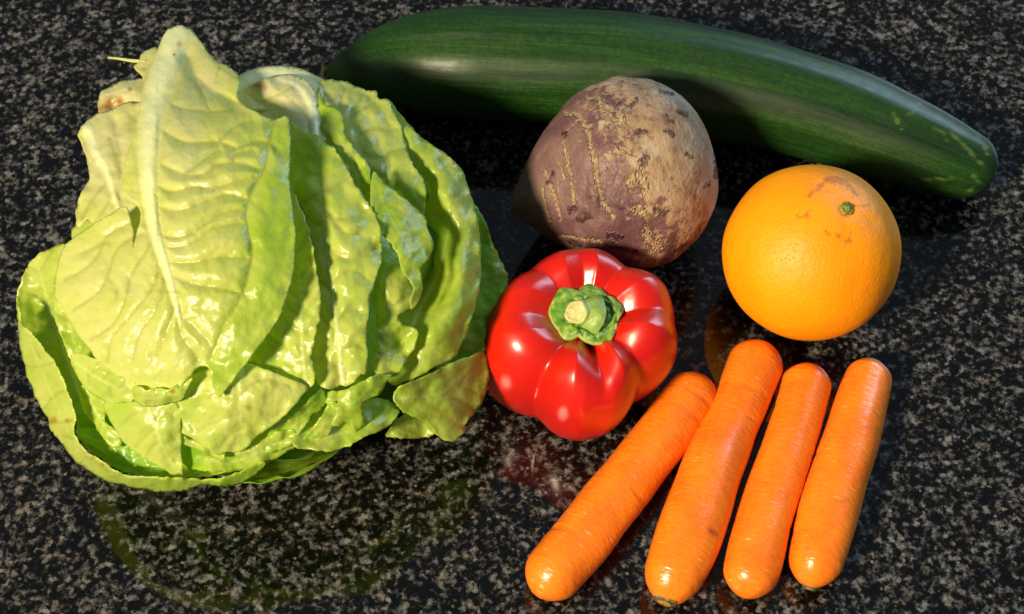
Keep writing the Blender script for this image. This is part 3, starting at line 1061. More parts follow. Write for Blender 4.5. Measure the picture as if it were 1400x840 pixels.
def patch(o, off=0.0, i=(), rib=None, veins=None, tone=0.45, tones=(), quilt=0.12, serr=1.4, ruffle=0.14, wave=0.13, gap=42, vang=52, stain=(), step=3.2, reg=1e-3, ribh=0.10, crease=None):
    LEAF_N[0] += 1
    sd = LEAF_N[0] * 3.17
    ctrl = np.array([(p[0], p[1], p[2] if len(p) > 2 else off) for p in o], float)
    poly = resample(catmull(ctrl[:, :2], 12, True), step, True)
    nrm = np.roll(poly, -1, 0) - np.roll(poly, 1, 0)
    nrm = np.stack([nrm[:, 1], -nrm[:, 0]], 1)
    nrm /= np.maximum(1e-6, np.linalg.norm(nrm, axis=1, keepdims=True))
    jag = np.array([noise.noise(Vector((p[0] * 0.11, p[1] * 0.11, sd))) * 1.5 + noise.noise(Vector((p[0] * 0.3, p[1] * 0.3, sd + 5))) for p in poly])
    poly = poly + nrm * (jag * serr)[:, None]
    lo, hi = poly.min(0), poly.max(0)
    xs = np.arange(lo[0], hi[0], step)
    ys = np.arange(lo[1], hi[1], step * 0.87)
    gx, gy = np.meshgrid(xs, ys)
    gx = gx + (np.arange(len(ys)) % 2)[:, None] * step / 2
    G = np.stack([gx.ravel(), gy.ravel()], 1)
    rg = np.random.RandomState(LEAF_N[0])
    G = G + rg.uniform(-0.25, 0.25, G.shape) * step
    G = G[inside(G, poly)]
    dB, _ = seg_dist(G, [np.concatenate([poly, poly[:1]])])
    G = G[dB > step * 0.55]
    nb = len(poly)
    allp = [Vector(p) for p in poly] + [Vector(p) for p in G]
    vv, _, ff, *_ = delaunay_2d_cdt(allp, [(k, (k + 1) % nb) for k in range(nb)], [], 1, 1e-4)
    Q = np.array([(v[0], v[1]) for v in vv])
    dB, _ = seg_dist(Q, [np.concatenate([poly, poly[:1]])])
    cp = np.concatenate([ctrl, np.array(i, float).reshape(-1, 3)]) if len(i) else ctrl
    offs = TPS(cp[:, :2], cp[:, 2], reg)(Q)
    # keep the membrane inside the range that was asked for
    offs = np.clip(offs, cp[:, 2].min() - 0.25, cp[:, 2].max() + 0.25)
    if crease:
        for ln, depth, wd in crease:
            d, _ = seg_dist(Q, [ln])
            offs -= depth * np.exp(-(d / wd) ** 1.4)
    vein = np.zeros(len(Q))
    ribv = np.zeros(len(Q))
    if rib is not None:
        rb = np.array(rib, float)
        vs_ = [np.asarray(v, float) for v in (veins if veins is not None else auto_veins(rb, poly, gap, vang, LEAF_N[0]))]
        vs_ = [resample(catmull(v[:, :2], 6), 5) if len(v) > 2 else v for v in vs_]
        d, _ = seg_dist(Q, vs_)
        rbs = resample(catmull(rb, 8), 5)
        dr, wr = seg_dist(Q, [rbs])
        dv = np.minimum(d, np.maximum(0, dr - wr))
        am = quilt(Q) if callable(quilt) else quilt
        offs += am * (1 - np.exp(-(dv / 9.0) ** 1.3)) - am * 0.6
        vein = np.exp(-(d / 1.9) ** 2)
        e = np.clip(1 - (dr / np.maximum(wr, 0.5)) ** 2, 0, 1)
        ribv = np.clip(1.25 - dr / np.maximum(wr, 0.5), 0, 1) * np.clip(wr / 5.0, 0, 1)
        offs += ribh * (e * e * (3 - 2 * e)) * np.clip(wr / 6.0, 0, 1.6)
        vein *= (1 - ribv)
    n1 = np.array([noise.noise(Vector((q[0] * 0.022, q[1] * 0.022, sd))) for q in Q])
    n2 = np.array([noise.noise(Vector((q[0] * 0.06, q[1] * 0.06, sd + 9))) for q in Q])
    n3 = np.array([noise.noise(Vector((q[0] * 0.05, q[1] * 0.05, sd + 20))) for q in Q])
    n4 = np.array([noise.noise(Vector((q[0] * 0.12, q[1] * 0.12, sd + 31))) for q in Q])
    offs += wave * n1 * 1.5 + wave * 0.6 * n2 + wave * 0.30 * n4
    offs += ruffle * 2.1 * n3 * np.exp(-dB / 14.0)
    P = on_head(Q, offs)
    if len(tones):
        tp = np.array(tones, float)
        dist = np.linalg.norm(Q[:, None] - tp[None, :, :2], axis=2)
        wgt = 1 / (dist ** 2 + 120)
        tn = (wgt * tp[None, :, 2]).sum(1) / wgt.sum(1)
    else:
        tn = np.full(len(Q), tone)
    st = np.zeros(len(Q))
    for sx, sy, sr in stain:
        st = np.maximum(st, np.clip(1.4 - np.hypot(Q[:, 0] - sx, Q[:, 1] - sy) / sr + 0.7 * n2, 0, 1))
    return P, [tuple(f) for f in ff], dict(tone=tn, vein=vein, rib=ribv, stain=st), np.stack([Q[:, 0] * 0.033, Q[:, 1] * 0.033, np.full(len(Q), sd)], 1)


def leaf(*patches, label=None, name='leaf', thick=0.00035):
    Vs, Fs, At, Uv, k = [], [], {}, [], 0
    for P, F, A, U in patches:
        Vs.append(P)
        Fs += [tuple(x + k for x in f) for f in F]
        for a, v in A.items():
            At.setdefault(a, []).append(v)
        Uv.append(U)
        k += len(P)
    V = np.concatenate(Vs)
    # faces look at the viewer
    f0 = np.array([f for f in Fs])
    nn = np.cross(V[f0[:, 1]] - V[f0[:, 0]], V[f0[:, 2]] - V[f0[:, 0]])
    flip = (nn * (V[f0[:, 0]] - CP)).sum(1) > 0
    f0[flip] = f0[flip][:, ::-1]
    ob = mesh_obj(name, V, f0, LEAFMAT, lettuce, {a: np.concatenate(v) for a, v in At.items()}, np.concatenate(Uv))
    if label:
        ob['label'] = label
    md = ob.modifiers.new('thickness', 'SOLIDIFY')
    md.thickness = thick
    md.offset = -1
    md.use_rim = True
    md.use_rim_only = True
    return ob


# --- heart: the closed inner ball the leaves wrap, plus leaves round the far side
def build_heart():
    V, F, tn = [], [], []
    nu, nv = 96, 60
    for i in range(nv + 1):
        ph = math.pi * (i + 0.05) / (nv + 0.1)
        for j in range(nu):
            a = 2 * math.pi * j / nu
            d = np.array((math.sin(ph) * math.cos(a), math.sin(ph) * math.sin(a), math.cos(ph)))
            k = 0.74 + 0.05 * noise.noise(Vector(d * 2.5)) + 0.03 * math.sin(7 * a + 3 * math.sin(ph * 2))
            V.append(EC + d * EA * k * (1 if d[2] > 0 else 1.0))
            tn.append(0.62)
    for i in range(nv):
        for j in range(nu):
            F.append((i * nu + j, i * nu + nu + j, i * nu + nu + (j + 1) % nu, i * nu + (j + 1) % nu))
    V = np.array(V)
    z = np.zeros(len(V))
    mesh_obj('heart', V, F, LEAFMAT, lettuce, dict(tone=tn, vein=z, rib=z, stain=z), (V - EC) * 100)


build_heart()


def cup_leaf(az, half, z_lo, z_hi, k_lo, k_hi, tone, sd):
    """an outer leaf cupping the head, given round the head's own axis: azimuth, half-angle, how far it stands out"""
    nu, nv = 46, 34
    V, F, T, VN, RB, U = [], [], [], [], [], []
    for i in range(nv + 1):
        v = i / nv
        for j in range(nu + 1):
            u = j / nu * 2 - 1
            wid = half * math.sqrt(max(0.0, 1 - (2 * v - 1.05) ** 2 * 0.72))
            a = az + u * wid
            z = z_lo + (z_hi - z_lo) * v * (1 - 0.22 * u * u)
            cz = (z - EC[2]) / EA[2]
            body = math.sqrt(max(0.12, 1 - min(0.94, cz * cz)))
            k = (k_lo + (k_hi - k_lo) * v) + 0.035 * noise.noise(Vector((u * 2, v * 2.5, sd))) + 0.035 * noise.noise(Vector((u * 6, v * 6, sd))) * max(abs(u), v)
            V.append(EC + np.array((math.cos(a) * EA[0] * body * k, math.sin(a) * EA[1] * body * k, z - EC[2])))
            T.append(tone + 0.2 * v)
            rb = max(0, 1 - abs(u) * 9 / (1.2 - v))
            RB.append(rb)
            VN.append(max(0.0, math.cos((v * 1.0 + abs(u) * 0.35) * 50) * 8 - 7))
            U.append((u * 6, v * 8, sd))
    for i in range(nv):
        for j in range(nu):
            F.append((i * (nu + 1) + j, i * (nu + 1) + j + 1, (i + 1) * (nu + 1) + j + 1, (i + 1) * (nu + 1) + j))
    V = np.array(V)
    V[:, 2] = np.maximum(V[:, 2], 0.0015)
    ob = mesh_obj('leaf', V, F, LEAFMAT, lettuce, dict(tone=T, vein=VN, rib=RB, stain=np.zeros(len(V))), np.array(U))
    md = ob.modifiers.new('thickness', 'SOLIDIFY')
    md.thickness = 0.0005
    md.offset = -1
    md.use_rim = True
    md.use_rim_only = True


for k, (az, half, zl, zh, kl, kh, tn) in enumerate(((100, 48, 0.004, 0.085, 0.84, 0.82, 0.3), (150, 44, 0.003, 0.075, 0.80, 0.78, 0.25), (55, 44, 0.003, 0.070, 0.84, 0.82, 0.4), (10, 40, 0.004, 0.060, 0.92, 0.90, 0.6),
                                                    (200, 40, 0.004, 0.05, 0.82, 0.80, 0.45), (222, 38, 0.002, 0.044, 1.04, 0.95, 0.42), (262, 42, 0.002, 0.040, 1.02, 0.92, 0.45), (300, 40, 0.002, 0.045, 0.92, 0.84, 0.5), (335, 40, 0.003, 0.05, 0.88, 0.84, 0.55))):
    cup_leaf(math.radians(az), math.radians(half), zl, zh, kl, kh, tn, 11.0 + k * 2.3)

# --- outer leaves seen from the photograph's side (pixel outline, cm towards the viewer)
# far right dark leaf
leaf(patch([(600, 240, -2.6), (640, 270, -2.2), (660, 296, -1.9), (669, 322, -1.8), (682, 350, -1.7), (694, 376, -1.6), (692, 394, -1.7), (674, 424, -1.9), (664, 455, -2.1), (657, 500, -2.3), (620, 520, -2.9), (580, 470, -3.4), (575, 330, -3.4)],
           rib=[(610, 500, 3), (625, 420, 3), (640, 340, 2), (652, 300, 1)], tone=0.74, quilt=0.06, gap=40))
# right outer leaf: wide lit border, deep inner valley
leaf(patch([(508, 190, -3.40), (530, 142, -2.70), (541, 148, -2.40), (556, 167, -1.35), (583, 193, -0.95), (616, 216, -0.75), (635, 240, -0.70), (644, 268, -0.60), (654, 304, -0.50), (657, 345, -0.50), (657, 381, -0.55), (650, 418, -0.55), (638, 456, -0.65), (620, 490, -0.80),
            (600, 500, -1.00), (560, 520, -1.50), (530, 520, -2.90), (520, 440, -3.40), (510, 300, -3.70)],
           i=[(578, 225, -1.30), (598, 262, -1.15), (616, 300, -1.05), (617, 350, -1.20), (612, 385, -1.30), (594, 430, -1.30), (590, 262, -2.50), (600, 320, -2.90), (596, 370, -3.00), (575, 420, -2.80), (570, 300, -3.40), (560, 360, -3.50), (545, 460, -2.80), (628, 370, -0.35), (618, 420, -0.40), (590, 455, -0.70), (634, 330, -0.80)],
           rib=[(540, 500, 5), (570, 430, 4), (596, 380, 2.5), (612, 320, 1.5), (624, 270, 1)],
           veins=[[(617, 296), (622, 272), (630, 262)], [(617, 298), (590, 292), (565, 288)], [(616, 378), (590, 382), (570, 384)], [(560, 300), (580, 260), (600, 245), (614, 240)], [(600, 470), (625, 455), (640, 430)], [(612, 385), (630, 368), (645, 362)], [(600, 420), (622, 412), (640, 400)], [(590, 250), (604, 236), (608, 222)]],
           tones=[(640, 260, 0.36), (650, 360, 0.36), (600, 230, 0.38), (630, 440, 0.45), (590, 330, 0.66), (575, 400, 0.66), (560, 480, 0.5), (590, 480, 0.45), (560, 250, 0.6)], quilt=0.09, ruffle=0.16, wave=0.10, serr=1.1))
# outer leaf at the bottom right, spread on the counter
leaf(patch([(539, 540, -1.1), (548, 528, -1.0), (575, 518, -1.0), (608, 500, -1.1), (640, 488, -1.5), (662, 482, -2.0), (668, 510, -2.0), (665, 530, -1.9), (661, 547, -1.8), (650, 562, -1.7), (638, 578, -1.6), (634, 592, -1.5), (623, 604, -1.4), (608, 602, -1.3), (600, 598, -1.3), (590, 585, -1.2), (570, 573, -1.1), (550, 562, -1.0), (541, 552, -1.0)],
           i=[(580, 540, -0.85), (610, 560, -1.0), (630, 530, -1.35), (600, 520, -0.95)],
           rib=[(545, 545, 2), (590, 540, 1.5), (640, 525, 1.2), (662, 505, 0.8)], tones=[(560, 535, 0.55), (600, 520, 0.5), (640, 520, 0.47), (620, 580, 0.40), (600, 560, 0.42)], quilt=0.12, gap=26, vang=48, stain=[(634, 583, 5), (660, 545, 3), (622, 515, 2.5)], ruffle=0.12))
leaf(patch([(526, 596, -1.7), (536, 582, -1.6), (545, 572, -1.6), (570, 560, -1.8), (596, 570, -1.9), (604, 584, -1.8), (592, 594, -1.6), (575, 600, -1.6), (552, 600, -1.6), (538, 599, -1.6)],
           rib=[(535, 592, 1.5), (560, 582, 1.2), (595, 580, 1)], tone=0.48, quilt=0.08, gap=24))
leaf(patch([(400, 608, -0.75), (432, 615, -0.45), (455, 617, -0.30), (478, 609, -0.30), (500, 597, -0.35), (522, 588, -0.45), (538, 577, -0.65), (545, 560, -1.25), (520, 545, -1.95), (470, 550, -2.05), (420, 570, -1.95)],
           rib=[(420, 600, 2), (470, 592, 1.5), (530, 570, 1)], tones=[(450, 610, 0.42), (510, 590, 0.46), (500, 560, 0.72)], quilt=0.08, gap=30))
# cup leaf at the left: lit outer wall and shaded inner face
leaf(patch([(86, 334, -1.80), (70, 340, -1.90), (54, 346, -1.90), (44, 358, -1.90), (36, 366, -1.90), (28, 385, -1.80), (23, 408, -1.70), (24, 440, -1.65), (40, 470, -1.90), (70, 520, -3.00), (100, 570, -3.20), (160, 600, -3.40), (170, 540, -3.80), (130, 440, -3.90), (105, 350, -2.60)],
           i=[(60, 380, -2.10), (50, 420, -3.00), (80, 450, -3.40), (90, 400, -3.20), (80, 360, -2.00)],
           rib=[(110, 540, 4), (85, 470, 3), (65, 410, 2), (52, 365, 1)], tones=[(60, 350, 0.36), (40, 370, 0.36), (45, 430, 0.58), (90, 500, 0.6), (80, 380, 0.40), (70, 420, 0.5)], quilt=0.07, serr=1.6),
     patch([(23, 406, -1.35), (25, 422, -1.00), (31, 444, -0.20), (46, 460, -0.05), (62, 480, 0.10), (76, 500, 0.20), (88, 524, 0.25), (95, 545, 0.25), (103, 572, 0.25), (101, 592, 0.15), (116, 616, 0.20), (140, 632, 0.20), (165, 648, 0.15), (190, 652, 0.05), (240, 654, -0.05), (300, 655, -0.15), (355, 634, -0.85),
            (362, 638, -1.00), (340, 655, -1.10), (317, 665, -1.15), (276, 664, -1.15), (253, 671, -1.15), (217, 673, -1.15), (190, 668, -1.15), (163, 662, -1.15), (146, 659, -1.15), (131, 650, -1.15), (112, 638, -1.15), (95, 622, -1.15), (82, 604, -1.15), (70, 588, -1.15), (66, 573, -1.20), (56, 557, -1.25), (47, 540, -1.25), (34, 505, -1.30), (27, 470, -1.35), (24, 440, -1.35)],
           rib=[(30, 430, 1), (50, 490, 1.2), (80, 560, 1.2), (110, 620, 1), (170, 655, 1)],
           veins=[[(28, 500), (50, 502), (74, 496)], [(60, 560), (75, 540), (88, 535)], [(68, 576), (85, 578), (100, 574)], [(110, 620), (125, 630), (150, 645)], [(45, 470), (55, 490)], [(85, 596), (98, 600)]],
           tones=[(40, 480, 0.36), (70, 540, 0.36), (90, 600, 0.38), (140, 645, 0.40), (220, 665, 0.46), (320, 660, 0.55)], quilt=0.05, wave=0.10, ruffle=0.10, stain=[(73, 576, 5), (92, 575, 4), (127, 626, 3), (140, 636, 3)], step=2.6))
# floor of the cup along the bottom
leaf(patch([(92, 560, -2.40), (104, 575, -2.10), (108, 600, -1.40), (140, 628, -1.20), (170, 645, -1.10), (215, 652, -1.15), (280, 652, -1.25), (340, 636, -1.40), (400, 606, -2.10), (440, 580, -2.70), (400, 540, -3.30), (300, 560, -3.30), (200, 560, -3.30), (130, 540, -3.10)],
           i=[(150, 600, -2.60), (220, 625, -2.20), (300, 625, -2.40)],
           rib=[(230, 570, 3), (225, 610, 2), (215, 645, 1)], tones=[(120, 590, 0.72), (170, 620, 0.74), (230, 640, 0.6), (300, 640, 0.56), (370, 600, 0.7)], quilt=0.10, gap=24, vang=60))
# small leaf lying in the cup, left
leaf(patch([(104, 590, -1.45), (122, 584, -1.4), (150, 596, -1.4), (185, 612, -1.4), (225, 640, -1.2), (205, 640, -1.05), (175, 634, -1.05), (140, 618, -1.15), (118, 606, -1.3)],
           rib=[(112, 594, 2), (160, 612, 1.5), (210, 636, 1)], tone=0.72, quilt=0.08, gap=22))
# ribbons in the lower front
leaf(patch([(238, 612, -1.5), (262, 606, -1.3), (300, 622, -1.15), (330, 618, -1.05), (356, 604, -1.0), (378, 590, -1.1), (400, 588, -1.1), (408, 606, -1.15), (380, 626, -1.1), (345, 640, -1.05), (310, 645, -1.05), (285, 645, -1.1), (258, 640, -1.25)],
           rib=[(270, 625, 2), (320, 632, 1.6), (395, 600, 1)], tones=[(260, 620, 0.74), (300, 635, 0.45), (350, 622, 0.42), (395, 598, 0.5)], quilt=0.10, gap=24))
leaf(patch([(340, 600, -1.6), (360, 588, -1.3), (385, 575, -1.0), (402, 566, -0.9), (418, 552, -0.85), (432, 538, -0.9), (440, 530, -1.1), (448, 548, -1.2), (438, 562, -1.1), (420, 578, -0.95), (404, 602, -1.0), (392, 612, -1.05), (366, 620, -1.1), (350, 612, -1.3)],
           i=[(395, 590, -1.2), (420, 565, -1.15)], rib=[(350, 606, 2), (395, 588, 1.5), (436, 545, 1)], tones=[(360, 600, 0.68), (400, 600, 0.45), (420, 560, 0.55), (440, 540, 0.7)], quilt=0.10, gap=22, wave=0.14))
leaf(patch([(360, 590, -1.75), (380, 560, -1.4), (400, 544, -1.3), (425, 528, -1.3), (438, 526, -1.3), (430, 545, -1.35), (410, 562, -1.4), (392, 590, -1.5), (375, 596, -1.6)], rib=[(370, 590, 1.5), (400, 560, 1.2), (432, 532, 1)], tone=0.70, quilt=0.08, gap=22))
leaf(patch([(414, 612, -1.05), (416, 598, -1.0), (428, 585, -0.85), (440, 568, -0.75), (450, 552, -0.75), (462, 552, -0.8), (460, 575, -0.75), (452, 590, -0.75), (440, 600, -0.85), (428, 610, -1.0)],
           rib=[(420, 604, 1.5), (440, 584, 1.5), (455, 558, 1)], tones=[(425, 600, 0.6), (445, 580, 0.42), (455, 560, 0.55)], quilt=0.08, gap=20))
# twisted leaf below the right-hand leaves
leaf(patch([(440, 545, -1.0), (452, 536, -0.9), (470, 534, -0.75), (493, 522, -0.6), (515, 512, -0.55), (535, 512, -0.7), (530, 522, -0.55), (521, 536, -0.45), (508, 545, -0.45), (497, 553, -0.45), (496, 566, -0.5), (499, 578, -0.55), (490, 592, -0.6), (483, 588, -0.55), (476, 578, -0.5), (464, 584, -0.55), (454, 580, -0.7), (458, 562, -0.7)],
           i=[(478, 556, -0.4), (500, 535, -0.35)], rib=[(452, 575, 1.5), (478, 556, 1.5), (520, 520, 1)], tones=[(460, 545, 0.42), (500, 530, 0.62), (480, 560, 0.62), (488, 586, 0.42), (525, 520, 0.55)], quilt=0.10, gap=22, wave=0.14, stain=[(489, 588, 3)]))
# upper right: pale leaf with lit face
leaf(patch([(415, 120, -2.2), (433, 113, -1.9), (452, 109, -1.8), (475, 114, -1.7), (494, 122, -1.55), (506, 124, -1.45), (514, 123, -1.4), (518, 134, -1.35), (531, 136, -1.3), (538, 150, -1.3), (549, 174, -1.2), (555, 201, -1.15), (564, 224, -1.1), (577, 242, -1.1), (582, 262, -1.1), (582, 285, -1.3), (568, 310, -1.8), (540, 330, -2.3), (500, 300, -2.5), (460, 200, -2.4)],
           i=[(500, 190, -1.9), (535, 215, -1.45), (552, 240, -1.25), (525, 170, -1.55), (540, 270, -1.9), (470, 150, -1.9), (555, 262, -1.35)],
           rib=[(520, 320, 4), (532, 270, 3), (528, 220, 2), (505, 165, 1.2), (480, 130, 0.8)],
           veins=[[(480, 152), (494, 137)], [(478, 160), (500, 148), (512, 142)], [(490, 185), (505, 178), (520, 176), (545, 178)], [(495, 214), (520, 215), (535, 208), (555, 204)], [(505, 245), (535, 240), (560, 236)], [(500, 130), (520, 150), (532, 172)], [(465, 145), (468, 130), (472, 122)]],
           tones=[(500, 150, 0.26), (530, 160, 0.34), (555, 230, 0.38), (520, 200, 0.30), (530, 270, 0.6), (560, 280, 0.6), (450, 140, 0.2), (480, 115, 0.25)], quilt=0.18, serr=1.8, ruffle=0.14, wave=0.14))
# folded leaf tucked behind
leaf(patch([(436, 118, -1.9), (441, 140, -1.45), (455, 145, -1.3), (467, 154, -1.2), (470, 170, -1.15), (472, 186, -1.1), (488, 207, -1.0), (500, 222, -0.95), (506, 234, -0.95), (509, 262, -1.0), (512, 292, -1.2), (495, 310, -1.8), (460, 260, -2.2), (440, 190, -2.0)],
           i=[(452, 160, -1.35), (470, 205, -1.25), (492, 240, -1.15)], rib=[(500, 300, 2.5), (488, 240, 2), (466, 190, 1.5), (450, 150, 1)], tones=[(455, 160, 0.5), (480, 210, 0.44), (500, 260, 0.6), (460, 150, 0.6)], quilt=0.09, gap=26))
# pale stub of a leaf base at the top
leaf(patch([(300, 130, -2.3), (312, 112, -2.1), (325, 104, -1.9), (342, 96, -1.8), (362, 91, -1.75), (385, 90, -1.75), (412, 94, -1.75), (430, 103, -1.8), (444, 112, -1.9), (440, 135, -2.0), (420, 150, -2.2), (370, 150, -2.3), (325, 150, -2.3)], tone=0.02, quilt=0.0, serr=0.3, ruffle=0.03, wave=0.06,
           rib=[(310, 125, 9), (350, 104, 11), (400, 103, 11), (436, 122, 8)], veins=[[(340, 120), (360, 130)], [(400, 120), (410, 140)]], ribh=0.06))
leaf(patch([(308, 140, -2.20), (330, 124, -2.00), (350, 113, -1.55), (372, 104, -1.40), (395, 102, -1.35), (415, 107, -1.30), (428, 120, -1.50), (436, 145, -1.85), (442, 170, -1.80), (446, 190, -1.80), (430, 200, -1.95), (400, 200, -2.25), (360, 180, -2.55), (325, 165, -2.65)],
           i=[(395, 130, -1.40), (385, 160, -2.20), (350, 150, -2.50)], tones=[(360, 120, -0.24), (400, 140, -0.30), (430, 150, -0.63), (370, 170, -0.50)], quilt=0.05, serr=0.4, wave=0.12, ruffle=0.05,
           rib=[(430, 190, 6), (425, 140, 7), (405, 115, 5), (380, 108, 3)], veins=[[(420, 160), (390, 130), (376, 118)], [(400, 120), (370, 135), (345, 145)]], stain=[(354, 118, 8), (362, 121, 4)]))
# curled small leaf on the right
leaf(patch([(514, 440, -1.7), (516, 398, -1.35), (524, 372, -1.15), (538, 362, -1.0), (552, 364, -1.0), (562, 385, -1.0), (566, 408, -0.95), (558, 425, -0.95), (545, 432, -0.9), (552, 445, -0.95), (566, 448, -0.8), (571, 456, -0.8), (566, 476, -0.85), (552, 500, -0.9), (543, 514, -0.95), (526, 514, -1.0), (511, 508, -1.1), (513, 470, -1.15), (516, 450, -1.2)],
           i=[(538, 400, -0.8), (532, 450, -1.0), (545, 470, -1.5), (530, 490, -0.95)], rib=[(530, 510, 1.5), (534, 460, 1.5), (538, 400, 1)], tones=[(538, 400, 0.36), (530, 480, 0.40), (550, 465, 0.6), (560, 470, 0.45)], quilt=0.14, gap=24, wave=0.12, serr=0.9))
leaf(patch([(511, 236, -0.60), (518, 241, -0.55), (530, 253, -0.47), (545, 265, -0.43), (560, 277, -0.40), (572, 288, -0.35), (582, 298, -0.30), (585, 312, -0.27), (591, 327, -0.27), (592, 340, -0.27), (585, 356, -0.30), (575, 368, -0.27), (577, 384, -0.27), (577, 398, -0.35), (570, 416, -0.45), (562, 424, -0.55), (560, 412, -0.35), (566, 394, -0.20), (556, 378, -0.15), (548, 364, -0.15), (544, 350, -0.15), (536, 335, -0.20), (520, 318, -0.30), (511, 300, -0.45), (506, 260, -0.55)],
           i=[(530, 290, -0.57), (548, 310, -0.17), (565, 330, -0.30), (560, 350, -0.15), (525, 265, -0.40), (571, 385, -0.15)], rib=[(512, 245, 1), (530, 290, 1.5), (556, 335, 1.5), (570, 380, 1)],
           tones=[(520, 260, 0.50), (550, 290, 0.42), (575, 330, 0.46), (555, 350, 0.55), (530, 300, 0.62), (572, 390, 0.45)], quilt=0.10, gap=22, serr=0.8, wave=0.14, step=2.6))
# large leaf right of the big one
leaf(patch([(380, 180, -2.05), (398, 168, -1.85), (420, 181, -1.48), (432, 184, -1.25), (442, 194, -1.11), (454, 200, -0.96), (469, 219, -0.77), (484, 247, -0.60), (503, 278, -0.50), (517, 304, -0.40), (521, 325, -0.35), (522, 348, -0.35), (513, 383, -0.35), (506, 410, -0.35), (503, 440, -0.35), (502, 465, -0.35), (502, 508, -0.45), (492, 514, -0.50), (482, 524, -0.55), (470, 528, -0.63), (455, 531, -0.76), (442, 530, -0.89), (432, 515, -1.20), (415, 450, -1.66), (400, 350, -1.95), (385, 260, -2.15)],
           i=[(440, 260, -1.00), (470, 330, -0.46), (455, 400, -0.66), (465, 470, -0.49), (485, 400, -0.40), (420, 240, -1.43)],
           rib=[(470, 525, 4), (462, 460, 3.5), (455, 400, 3), (448, 340, 2.5), (440, 280, 2), (430, 220, 1)],
           veins=[[(440, 290), (460, 300), (485, 295), (505, 285)], [(444, 310), (425, 300), (408, 280)], [(448, 340), (475, 355), (500, 350), (518, 340)], [(436, 262), (455, 258), (475, 245)], [(455, 385), (480, 370), (505, 385)], [(434, 240), (418, 240), (405, 262), (410, 280), (432, 268)], [(455, 400), (435, 380), (425, 350)], [(460, 440), (480, 425), (500, 430)], [(462, 455), (445, 440), (436, 420)], [(440, 280), (420, 268)], [(465, 480), (485, 472), (500, 475)], [(446, 320), (440, 300), (448, 290), (470, 318), (490, 320)], [(465, 480), (450, 475), (440, 490)]],
           tones=[(420, 200, 0.55), (405, 250, 0.6), (450, 250, 0.36), (480, 300, 0.36), (510, 330, 0.42), (450, 350, 0.33), (450, 480, 0.30), (465, 520, 0.28), (495, 400, 0.46), (495, 480, 0.48)], quilt=0.22, serr=1.6, ruffle=0.14, wave=0.14, stain=[(468, 498, 2)]))
leaf(patch([(370, 330, -1.30), (385, 262, -1.17), (402, 265, -0.87), (410, 282, -0.69), (420, 306, -0.50), (428, 345, -0.31), (432, 370, -0.25), (437, 395, -0.20), (438, 430, -0.20), (430, 460, -0.25), (426, 485, -0.28), (430, 512, -0.27), (426, 528, -0.33), (410, 524, -0.49), (394, 517, -0.65), (375, 508, -0.85), (352, 500, -1.00), (340, 470, -1.30), (350, 400, -1.40)],
           i=[(400, 430, -0.51), (405, 350, -0.68), (390, 480, -0.63)], rib=[(418, 520, 2.5), (412, 450, 2), (410, 380, 1.8), (404, 300, 1)], tones=[(405, 300, 0.45), (420, 400, 0.38), (395, 470, 0.36), (370, 470, 0.55), (420, 515, 0.35)], quilt=0.11, gap=34, serr=1.2))
# front leaf under the big one
leaf(patch([(250, 520, -0.6), (300, 500, -0.5), (338, 497, -0.35), (360, 504, -0.3), (380, 511, -0.28), (400, 520, -0.28), (421, 530, -0.3), (412, 543, -0.3), (402, 556, -0.32), (388, 570, -0.35), (370, 584, -0.4), (352, 597, -0.45), (340, 610, -0.5), (326, 619, -0.55), (312, 618, -0.55), (298, 622, -0.55), (280, 612, -0.55), (262, 600, -0.6), (246, 590, -0.65), (236, 570, -0.65), (238, 548, -0.6)],
           i=[(320, 550, -0.05), (345, 570, -0.15), (290, 570, -0.35)], rib=[(330, 505, 2.5), (328, 545, 2), (330, 580, 1.5), (322, 612, 1)],
           veins=[[(330, 540), (345, 525), (370, 520), (395, 528)], [(329, 555), (350, 560), (375, 570)], [(328, 545), (305, 535), (285, 545)], [(330, 570), (345, 585), (350, 595)], [(329, 565), (300, 575), (265, 590)], [(330, 585), (310, 598), (300, 612)], [(336, 515), (338, 500)], [(375, 570), (385, 560)]],
           tones=[(320, 540, 0.26), (380, 530, 0.30), (350, 580, 0.36), (290, 590, 0.36), (270, 560, 0.42)], quilt=0.12, serr=0.7, ruffle=0.06))
leaf(patch([(240, 585, -0.95), (252, 598, -0.8), (280, 606, -0.8), (303, 610, -0.8), (306, 628, -0.75), (290, 625, -0.75), (270, 615, -0.75), (250, 606, -0.8)], rib=[(250, 598, 1), (300, 620, 1)], tone=0.42, quilt=0.05, gap=20))
# pointed front leaf
leaf(patch([(142, 552, -0.75), (165, 540, -0.75), (200, 535, -0.7), (230, 540, -0.65), (246, 560, -0.6), (248, 590, -0.5), (248, 620, -0.5), (249, 656, -0.55), (236, 650, -0.5), (222, 641, -0.45), (200, 629, -0.45), (182, 617, -0.5), (168, 603, -0.5), (158, 588, -0.5), (148, 572, -0.6)],
           i=[(205, 575, -0.2), (230, 620, -0.3), (185, 590, -0.3)], rib=[(200, 545, 3), (212, 585, 2.2), (228, 620, 1.5), (245, 650, 1)],
           veins=[[(205, 560), (185, 565), (168, 580)], [(212, 585), (195, 600), (185, 612)], [(210, 575), (228, 565), (242, 570)], [(222, 605), (240, 600)], [(218, 600), (205, 615), (200, 626)], [(225, 615), (240, 632)]],
           tones=[(200, 560, 0.36), (180, 590, 0.40), (235, 630, 0.36), (160, 570, 0.42)], quilt=0.12, serr=0.6, ruffle=0.06))
